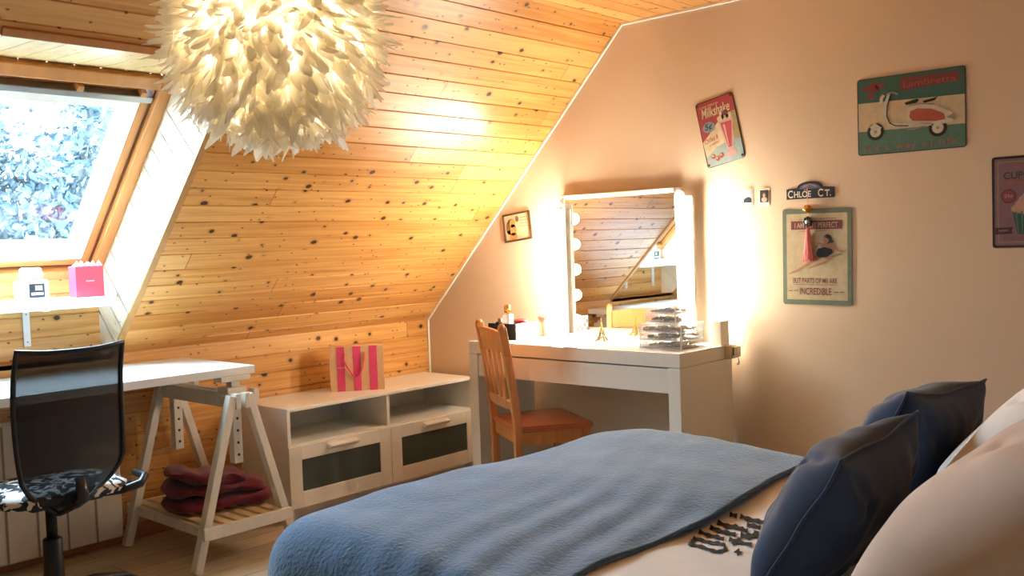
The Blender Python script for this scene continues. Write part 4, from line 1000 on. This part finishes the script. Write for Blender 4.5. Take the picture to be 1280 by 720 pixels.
# milkshake sign
sg = sign_root('metal_sign', 'red and blue milkshake metal sign hung askew above the vanity mirror', 'sign', 1.930, 1.708, -.20)
w, h = .190, .293; f = uvmap((50, 195), (340, 90), (440, 580), (145, 670), w, h); Fm = lambda L: [f(*p) for p in L]
bm = BM(); prism(bm, rrect(w, h, .014), lambda a, b, d: Vector((a, .002-d, b)), .0025); obj('plate', bm, tin('black tin edge', '#2a2320'), sg, world=False)
RED, BLU, CRM, OLV = tin('milkshake red', '#b5303f'), tin('pale blue tin', '#9fb9bb'), tin('milkshake cream', '#e2d2a4'), tin('olive tin', '#b3a066')
bm = BM()
layer(bm, rrect(w-.008, h-.008, .010), 0, 0)
layer(bm, Fm([(110, 480), (150, 430), (220, 330), (290, 250), (360, 230), (400, 430), (330, 450), (230, 500), (140, 590)]), 1, 2)
layer(bm, Fm([(330, 235), (362, 228), (402, 430), (355, 442)]), 2, 3)
layer(bm, Fm([(140, 590), (230, 500), (330, 452), (403, 432), (432, 572), (425, 585), (155, 662)]), 2, 1)
obj('background', bm, [RED, BLU, CRM, OLV], sg, world=False)
ang = 0
write(sg, 'Milkshake', *f(210, 232), .142, .044, CRM, 5, shear=.25, bold=.012)
write(sg, 'CLASSIC AMERICAN', *f(158, 200), .095, .008, CRM, 5)
bm = BM(); c = f(160, 362); layer(bm, ell(*c, .031, .024), 4, 0); obj('price_oval', bm, tin('slate blue tin', '#7f96ad'), sg, world=False)
write(sg, '5¢', *f(160, 362), .040, .032, tin('ink black', '#1a1a1a'), 6, shear=.2, bold=.01)
write(sg, 'Chilled &', *f(180, 450), .070, .020, RED, 5, shear=.3, rot=.16, bold=.008); write(sg, 'creamy!', *f(205, 480), .055, .017, RED, 5, shear=.3, rot=.16, bold=.008)
bm = BM()
layer(bm, Fm([(230, 310), (345, 280), (350, 510), (305, 520)]), 4, 0)
layer(bm, Fm([(250, 330), (335, 305), (338, 500), (312, 508)]), 5, 1)
layer(bm, Fm([(268, 340), (285, 335), (318, 495), (313, 498)]), 6, 0)
layer(bm, Fm([(300, 512), (352, 505), (345, 530), (318, 535)]), 5, 0); c = f(335, 552); layer(bm, ell(*c, .030, .013, rot=.1), 5, 0)
for cx, cy, r in ((250, 295, .016), (285, 275, .018), (315, 270, .015), (262, 260, .012)): c = f(cx, cy); layer(bm, ell(*c, r, r*.8), 6, 2)
c = f(290, 248); layer(bm, ell(*c, .012, .012), 7, 3); layer(bm, stroke(Fm([(265, 240), (275, 290)]), .004), 7, 4)
for cx, cy in ((195, 578), (258, 568), (228, 592)): c = f(cx, cy); layer(bm, ell(*c, .011, .011), 5, 5); layer(bm, ell(c[0]-.003, c[1]+.003, .004, .004), 6, 2)
obj('milkshake_picture', bm, [tin('glass pink', '#e0aaa6'), tin('strawberry', '#c8474c'), CRM, tin('cherry', '#7b1530'), tin('ink', '#222020'), tin('hazelnut', '#b5562f')], sg, world=False)
bm = BM()
for x, z in ((-.084, .134), (.084, .134), (-.084, -.134), (.084, -.134)): layer(bm, ell(x, z, .006, .006, 12), 6, 0)
obj('rust_spots', bm, tin('rust', '#4a3a28'), sg, world=False)

# quote sign with a pin-up drawing
sg = sign_root('metal_sign', 'green bordered metal sign with a reclining woman drawing below the street-name plate', 'sign', 2.363, 1.150, .012)
w, h = .297, .394; f = uvmap((237, 185), (607, 160), (632, 682), (258, 685), w, h); Fm = lambda L: [f(*p) for p in L]
bm = BM(); prism(bm, rrect(w, h, .010), lambda a, b, d: Vector((a, .002-d, b)), .0025); obj('plate', bm, tin('sage green tin', '#6f7f66'), sg, world=False)
PAP, BRG = tin('aged cream tin', '#c9b98c'), tin('burgundy tin', '#8a2638')
bm = BM(); layer(bm, rrect(w-.036, h-.040, .003), 0, 0); obj('background', bm, PAP, sg, world=False)
bm = BM(); layer(bm, Fm([(288, 245), (560, 228), (562, 275), (290, 290)]), 2, 0)
obj('banner', bm, BRG, sg, world=False); bm = BM()
for a, b, c2, d2 in ((330, 235, 380, 231), (440, 226, 528, 219), (330, 297, 380, 294), (420, 291, 480, 287)): layer(bm, stroke(Fm([(a, b), (c2, d2)]), .0018), 2, 0)
for a, b in ((312, 578), ): layer(bm, stroke(Fm([(312, 580), (550, 574)]), .0016), 2, 0)
for a, b in ((288, 338), (535, 588)): layer(bm, stroke(Fm([(a, 614), ((a+b)/2-4, 612)]), .003), 2, 0); layer(bm, stroke(Fm([((a+b)/2+5, 612), (b, 610)]), .003), 2, 0)
obj('ornament_lines', bm, BRG, sg, world=False)
write(sg, 'I AM NOT PERFECT', *f(425, 260), .185, .021, PAP, 5, bold=.005)
write(sg, 'BUT PARTS OF ME ARE', *f(430, 555), .190, .021, BRG, 4, bold=.008); write(sg, 'INCREDIBLE', *f(436, 612), .136, .029, BRG, 4, bold=.012)
SKN, HAIR, SUIT = tin('drawn skin', '#bd8760'), tin('drawn hair', '#2c1c14'), tin('drawn black suit', '#191a1c')
bm = BM()
layer(bm, stroke(Fm([(285, 524), (340, 500), (385, 472), (420, 440), (455, 420)]), [.004, .010, .012, .019, .026]), 3, 0)
layer(bm, stroke(Fm([(395, 490), (430, 476), (490, 452), (505, 440), (470, 415)]), [.004, .009, .012, .016, .020]), 2, 0)
layer(bm, Fm([(440, 385), (475, 375), (515, 385), (520, 405), (490, 428), (445, 432), (432, 412)]), 5, 2)
layer(bm, Fm([(452, 378), (470, 352), (500, 345), (528, 358), (535, 385), (515, 392), (480, 376)]), 4, 0)
layer(bm, stroke(Fm([(525, 365), (545, 390), (575, 395)]), .008), 5, 0); layer(bm, stroke(Fm([(470, 362), (440, 355), (428, 380)]), .006), 5, 0)
c = f(490, 332); layer(bm, ell(*c, .019, .019), 5, 1); c = f(482, 336); layer(bm, ell(*c, .0115, .0145, rot=.3), 6, 0)
layer(bm, Fm([(475, 322), (500, 312), (522, 345), (512, 356), (503, 335)]), 7, 1)
layer(bm, Fm([(500, 425), (560, 402), (572, 410), (520, 430)]), 2, 3)
obj('woman_drawing', bm, [SKN, HAIR, SUIT, tin('drawn shade', '#9a8a68')], sg, world=False)

# cupcake sign
sg = sign_root('metal_sign', 'mauve and dark metal cupcake sign cut by the edge of the picture', 'sign', 3.156, 1.334, 0)
w, h = .244, .326; f = uvmap((103, 90), (583, 32), (605, 645), (125, 670), w, h); Fm = lambda L: [f(*p) for p in L]
bm = BM(); prism(bm, rrect(w, h, .010), lambda a, b, d: Vector((a, .002-d, b)), .0025); obj('plate', bm, tin('plum black tin', '#2c2028'), sg, world=False)
bm = BM(); layer(bm, rrect(w-.018, h-.018, .008), 0, 0); layer(bm, rrect(w-.036, h-.036, .006), 1, 1); layer(bm, rrect(w-.046, h-.046, .005), 2, 0); obj('background', bm, [tin('mauve tin', '#8f6675'), tin('aged gold border', '#a08a62')], sg, world=False)
write(sg, 'CUPCAKES', 0.0, .094, .165, .026, tin('dark teal lettering', '#3c4a4e'), 4, bold=.02)
bm = BM(); layer(bm, Fm([(205, 240), (500, 205), (502, 225), (207, 260)]), 3, 0); obj('underline', bm, tin('rose tin', '#b05a60'), sg, world=False)
bm = BM(); c = f(222, 333); layer(bm, ell(*c, .025, .026), 3, 0); layer(bm, ell(*c, .020, .021), 4, 1); obj('badge', bm, [tin('wine tin', '#7c2b42'), tin('rose wine tin', '#98405a')], sg, world=False)
write(sg, '25¢', c[0], c[1], .028, .014, tin('pale rose lettering', '#d0a0a0'), 6)
bm = BM(); layer(bm, Fm([(140, 540), (255, 530), (248, 552), (255, 572), (142, 582)]), 3, 0); obj('ribbon', bm, tin('plum ribbon', '#4a2440'), sg, world=False)
write(sg, 'YUMMY', *f(195, 556), .034, .008, tin('pale lettering', '#c9b0a8'), 5)
bm = BM(); layer(bm, Fm([(250, 430), (440, 410), (415, 560), (285, 575)]), 4, 0)
for k in range(5): layer(bm, Fm([(268+k*36, 428-k*3), (280+k*36, 427-k*3), (295+k*26, 570-k*3), (288+k*26, 571-k*3)]), 5, 1)
for cx, cy, rx, rz in ((340, 405, .052, .020), (345, 375, .042, .018), (345, 345, .030, .016), (345, 320, .017, .013)): c = f(cx, cy); layer(bm, ell(*c, rx, rz), 5+int((405-cy)/25), 2)
c = f(345, 298); layer(bm, ell(*c, .010, .010), 10, 3)
obj('cupcake_picture', bm, [tin('green paper case', '#2c5e58'), tin('light green pleat', '#4c8478'), tin('pink icing', '#cfa08a'), tin('cherry red', '#a02038')], sg, world=False)

# street-name plate
sp = sign_root('street_sign', 'small black street-name plate with a raised arch above the pin-up sign', 'sign', 2.340, 1.412, 0)
w, h = .206, .046
pts = [(-w/2, -h/2), (w/2, -h/2), (w/2, h/2-.004), (.062, h/2)]+[(.055*math.cos(a), h/2+.024*math.sin(a)) for a in [PI*k/12 for k in range(13)]]+[(-.062, h/2), (-w/2, h/2-.004)]
bm = BM(); prism(bm, pts, lambda a, b, d: Vector((a, .002-d, b)), .003); obj('plate', bm, tin('blue black tin', '#23262e'), sp, world=False)
bm = BM(); layer(bm, [(.046*math.cos(a), h/2-.006+.022*math.sin(a)) for a in [PI*k/12 for k in range(13)]], 2, 0); layer(bm, stroke([(-.03, h/2+.002), (0, h/2+.012), (.03, h/2+.002)], .004), 3, 1)
obj('crest', bm, [tin('slate crest', '#5f6f86'), tin('pink crest stripe', '#c98080')], sp, world=False)
WLT = tin('white lettering', '#efe8da')
write(sp, 'C', -.085, -.002, .022, .032, WLT, 4, bold=.02); write(sp, 'HLOE', -.032, -.004, .074, .026, WLT, 4, bold=.02); bm = BM()
layer(bm, ell(-.022, .0135, .0018, .0018, 8), 4, 0); layer(bm, ell(-.014, .0135, .0018, .0018, 8), 4, 0); obj('diaeresis', bm, WLT, sp, world=False)
write(sp, 'C', .046, -.002, .022, .032, WLT, 4, bold=.02); write(sp, 'T.', .077, -.004, .026, .026, WLT, 4, bold=.02)

# tassel charm
ts = thing('tassel_charm', 'pink tassel charm with a gold bead hanging over the pin-up sign', 'tassel', (2.334, -.016, 1.13))
tx, ty = 2.334, -.016
bm = BM(); tube(bm, [(tx, -.006, 1.440), (tx, ty, 1.425), (tx, ty, 1.36), (tx, ty, 1.262)], .0016, 6); obj('string', bm, M('pale pink string', '#e9b0a4', .6), ts)
bm = BM(); lathe(bm, [(0, -.016), (.010, -.014), (.019, -.004), (.021, 0), (.016, .006), (.011, .015), (0, .017)], 20, (tx, ty, 1.346)); obj('bead', bm, GOLD, ts)
bm = BM()
for k in range(8):
    a = 2*PI*k/8; bmesh.ops.create_uvsphere(bm, u_segments=10, v_segments=6, radius=.0085, matrix=Matrix.Translation((tx+.014*math.cos(a), ty, 1.294+.014*math.sin(a))))
obj('rosette', bm, BLACKP, ts, smooth=True)
bm = BM(); lathe(bm, [(0, -.003), (.008, -.003), (.008, .003), (0, .003)], 16, (0, 0, 0)); bm.transform(Matrix.Translation((tx, ty-.009, 1.294)) @ Matrix.Rotation(PI/2, 4, 'X')); obj('rosette_centre', bm, CHROME, ts)
bm = BM(); N_ = 34
for k in range(N_):
    a = 2*PI*k/N_; rr = .0045+.0012*(k % 3)
    tube(bm, [(tx+.003*math.cos(a), ty+.003*math.sin(a), 1.268), (tx+rr*1.3*math.cos(a), ty+rr*1.0*math.sin(a), 1.235), (tx+.024*math.cos(a)*(.8+.1*(k % 3)), ty+.010*math.sin(a), 1.130+.004*(k % 4))], [.003, .003, .0026], 5)
lathe(bm, [(0, 1.272), (.007, 1.266), (.009, 1.255), (.014, 1.20), (.017, 1.14), (0, 1.14)], 20, (tx, ty, 0), sy=.55)
obj('tassel', bm, M('salmon pink thread', '#ec7f7c', .6, var=.15, scale=90), ts)

# instant photos
def instant(x, z, rot, label, cols):
    o = sign_root('instant_photo', label, 'photo', x, z, rot, group='instant photos on the wall')
    bm = BM(); prism(bm, rrect(.050, .074, .002), lambda a, b, d: Vector((a, .002-d, b)), .0015); obj('photo_card', bm, M('white card', '#efe6d6', .5, var=.02), o, world=False)
    bm = BM(); layer(bm, [(-.019, -.022), (.019, -.022), (.019, .030), (-.019, .030)], 1, 0); 
    if cols == 'sea': layer(bm, [(-.019, -.022), (.019, -.022), (.019, -.006), (.006, .002), (-.006, -.001), (-.019, -.008)], 2, 1); layer(bm, [(-.019, .004), (.019, .006), (.019, .012), (-.019, .010)], 2, 2)
    else:
        layer(bm, ell(0.002, -.010, .013, .011), 2, 1); layer(bm, ell(.001, .010, .009, .011), 2, 2); layer(bm, ell(.001, .008, .006, .0075), 3, 1)
    mats = [M('photo sky', '#9fb4cc', .4), M('photo rocks', '#23262a', .4), M('photo horizon', '#dfe6ec', .4)] if cols == 'sea' else [M('photo dark', '#2a2422', .4), M('photo pale', '#b9a794', .4), M('photo hair', '#5b4030', .4)]
    obj('photo_picture', bm, mats, o, world=False)
    bm = BM(); layer(bm, [(-.012, .034), (.012, .033), (.012, .041), (-.012, .042)], 1, 0); obj('tape', bm, M('yellowed tape', '#d9c59a', .4), o, world=False)
instant(2.057, 1.409, .02, 'small instant photo of a pale sky over dark rocks', 'sea')
instant(2.134, 1.406, .02, 'small instant photo of a pale figure on a dark ground', 'dark')

# framed postcard near the slope
pc = sign_root('framed_picture', 'small dark framed sepia postcard beside the slope, left of the mirror', 'picture', .721, 1.332, -.10)
w, h = .190, .148; f = uvmap((105, 200), (550, 118), (600, 560), (160, 640), w, h); Fm = lambda L: [f(*p) for p in L]
bm = BM(); e = .009
for x0, x1, z0, z1 in ((-w/2, w/2, h/2-e, h/2), (-w/2, w/2, -h/2, -h/2+e), (-w/2, -w/2+e, -h/2+e, h/2-e), (w/2-e, w/2, -h/2+e, h/2-e)): box(bm, x0, x1, -.008, .002, z0, z1, .0015)
obj('frame', bm, M('dark brown frame', '#4a3524', .45, var=.15), pc, world=False)
bm = BM(); layer(bm, [(-w/2+e, -h/2+e), (w/2-e, -h/2+e), (w/2-e, h/2-e), (-w/2+e, h/2-e)], 0, 0)
for cx, cy, rx, rz, mi2 in ((215, 400, .020, .034, 1), (250, 300, .024, .014, 1), (270, 330, .020, .022, 2), (290, 430, .022, .030, 2), (300, 530, .026, .020, 2), (345, 255, .012, .016, 1), (240, 470, .022, .012, 1)):
    c = f(cx, cy); layer(bm, ell(*c, rx, rz), 1+mi2, mi2)
for k in range(4): layer(bm, stroke(Fm([(390, 235+k*45), (510, 215+k*45)]), .0035), 2, 3)
obj('postcard', bm, [M('sepia paper', '#dcc3a0', .5, var=.1), M('sepia dark', '#7c5a40', .5), M('sepia ochre', '#c79a58', .5), M('sepia writing', '#b88f78', .5)], pc, world=False)

# ------------------------------------------------------------------ outdoors, seen through the roof window
bm = BM(); box(bm, -40, -3, -20, 30, -3.1, -3.0); structure('ground', bm, M('lawn', '#3c4f3a', .9, var=.3, scale=3))
LEAF = M('blue green leaves', (.002, .018, .030), .7, var=.5, scale=2); BARK = M('grey bark', (.006, .011, .014), .9, var=.3)
def tree(x, y, z0, hgt, spread, nb, nl, seed, label):
    random.seed(seed); t = thing('tree', label, 'tree', (x, y, z0), group='trees outside')
    bt = BM(); tube(bt, [(0, 0, 0), (.05, .02, hgt*.25), (0, 0, hgt*.42)], [.20, .16, .12], 10)
    bl_ = BM()
    for b in range(nb):
        a = 2*PI*b/nb+random.uniform(-.3, .3); el = random.uniform(.25, 1.35); L0 = random.uniform(.6, 1.0)
        end = Vector((math.cos(a)*math.cos(el)*spread*L0, math.sin(a)*math.cos(el)*spread*L0, hgt*.40+math.sin(el)*hgt*.60*L0)); st = Vector((0, 0, hgt*random.uniform(.22, .42)))
        mid = st.lerp(end, .5)+Vector((0, 0, -.15*hgt*.1)); tube(bt, [st, mid, end], [.09, .055, .015], 6)
        for k in range(nl):
            tpos = random.uniform(.30, 1.05); p = st.lerp(end, tpos)+Vector((random.gauss(0, .28), random.gauss(0, .28), random.gauss(0, .24)))*spread*.06*(.5+2.6*tpos*tpos)
            ax = Vector((random.gauss(0, 1), random.gauss(0, 1), random.gauss(0, 1))).normalized(); up = Vector((random.gauss(0, 1), random.gauss(0, 1), random.gauss(0, 1))).normalized(); s_ = ax.cross(up).normalized(); u_ = s_.cross(ax); sz = random.uniform(.04, .09)
            vs = [bl_.verts.new(p+ax*a_*sz+s_*b_*sz+u_*c_*sz) for a_, b_, c_ in ((-1, 0, 0), (-.2, .5, .12), (1, 0, 0), (-.2, -.5, .12), (0, 0, -.05))]
            bl_.faces.new((vs[0], vs[4], vs[1])); bl_.faces.new((vs[4], vs[2], vs[1])); bl_.faces.new((vs[0], vs[3], vs[4])); bl_.faces.new((vs[4], vs[3], vs[2]))
    obj('trunk', bt, BARK, t, world=False); obj('foliage', bl_, LEAF, t, world=False)
tree(-7.5, .9, -3.0, 7.2, 3.0, 46, 400, 5, 'broad leafy tree outside, filling the middle of the window')
tree(-9.5, 4.6, -3.0, 8.6, 3.2, 40, 430, 11, 'tall leafy tree outside, at the side of the window towards the lamp')

# ------------------------------------------------------------------ light
w = bpy.data.worlds.new('sky'); S.world = w; w.use_nodes = True; nt = w.node_tree; bg = nt.nodes['Background']
tc = nt.nodes.new('ShaderNodeTexCoord'); sx = nt.nodes.new('ShaderNodeSeparateXYZ'); rp = nt.nodes.new('ShaderNodeValToRGB')
nt.links.new(tc.outputs['Generated'], sx.inputs[0]); nt.links.new(sx.outputs[2], rp.inputs[0])
rp.color_ramp.elements[0].position = .0; rp.color_ramp.elements[0].color = (.80, .92, 1, 1); rp.color_ramp.elements[1].position = .7; rp.color_ramp.elements[1].color = (.55, .78, 1, 1)
nt.links.new(rp.outputs[0], bg.inputs['Color']); bg.inputs['Strength'].default_value = 56
pl_ = bpy.data.lights.new('window_portal', 'AREA'); pl_.shape = 'RECTANGLE'; pl_.size = .62; pl_.size_y = .86; pl_.energy = 1
po = bpy.data.objects.new('window_portal', pl_); COL.objects.link(po); pl_.cycles.is_portal = True
po.location = wp((j0+j1)/2, (a0+a1)/2, .12); po.rotation_euler = Vector((q, 0, -q)).to_track_quat('-Z', 'Y').to_euler()

# ------------------------------------------------------------------ camera
cam = bpy.data.cameras.new('camera'); co = bpy.data.objects.new('camera', cam); COL.objects.link(co); S.camera = co
cam.sensor_width = 36; cam.lens = 1208.9/1280*36; cam.clip_start = .05
yaw, pitch, roll = .7429, -.0466, -.0340
fwd = Vector((-math.sin(yaw)*math.cos(pitch), math.cos(yaw)*math.cos(pitch), math.sin(pitch)))
rt = fwd.cross(Vector((0, 0, 1))).normalized(); up = rt.cross(fwd)
r2 = rt*math.cos(roll)+up*math.sin(roll); u2 = -rt*math.sin(roll)+up*math.cos(roll)
co.matrix_world = Matrix(((r2.x, u2.x, -fwd.x, 4.1173), (r2.y, u2.y, -fwd.y, -3.7593), (r2.z, u2.z, -fwd.z, 1.249), (0, 0, 0, 1)))
vs = S.view_settings; S.display_settings.display_device = 'sRGB'; vs.view_transform = 'Standard'; vs.look = 'None'; vs.exposure = .28; vs.gamma = 1; vs.use_curve_mapping = False
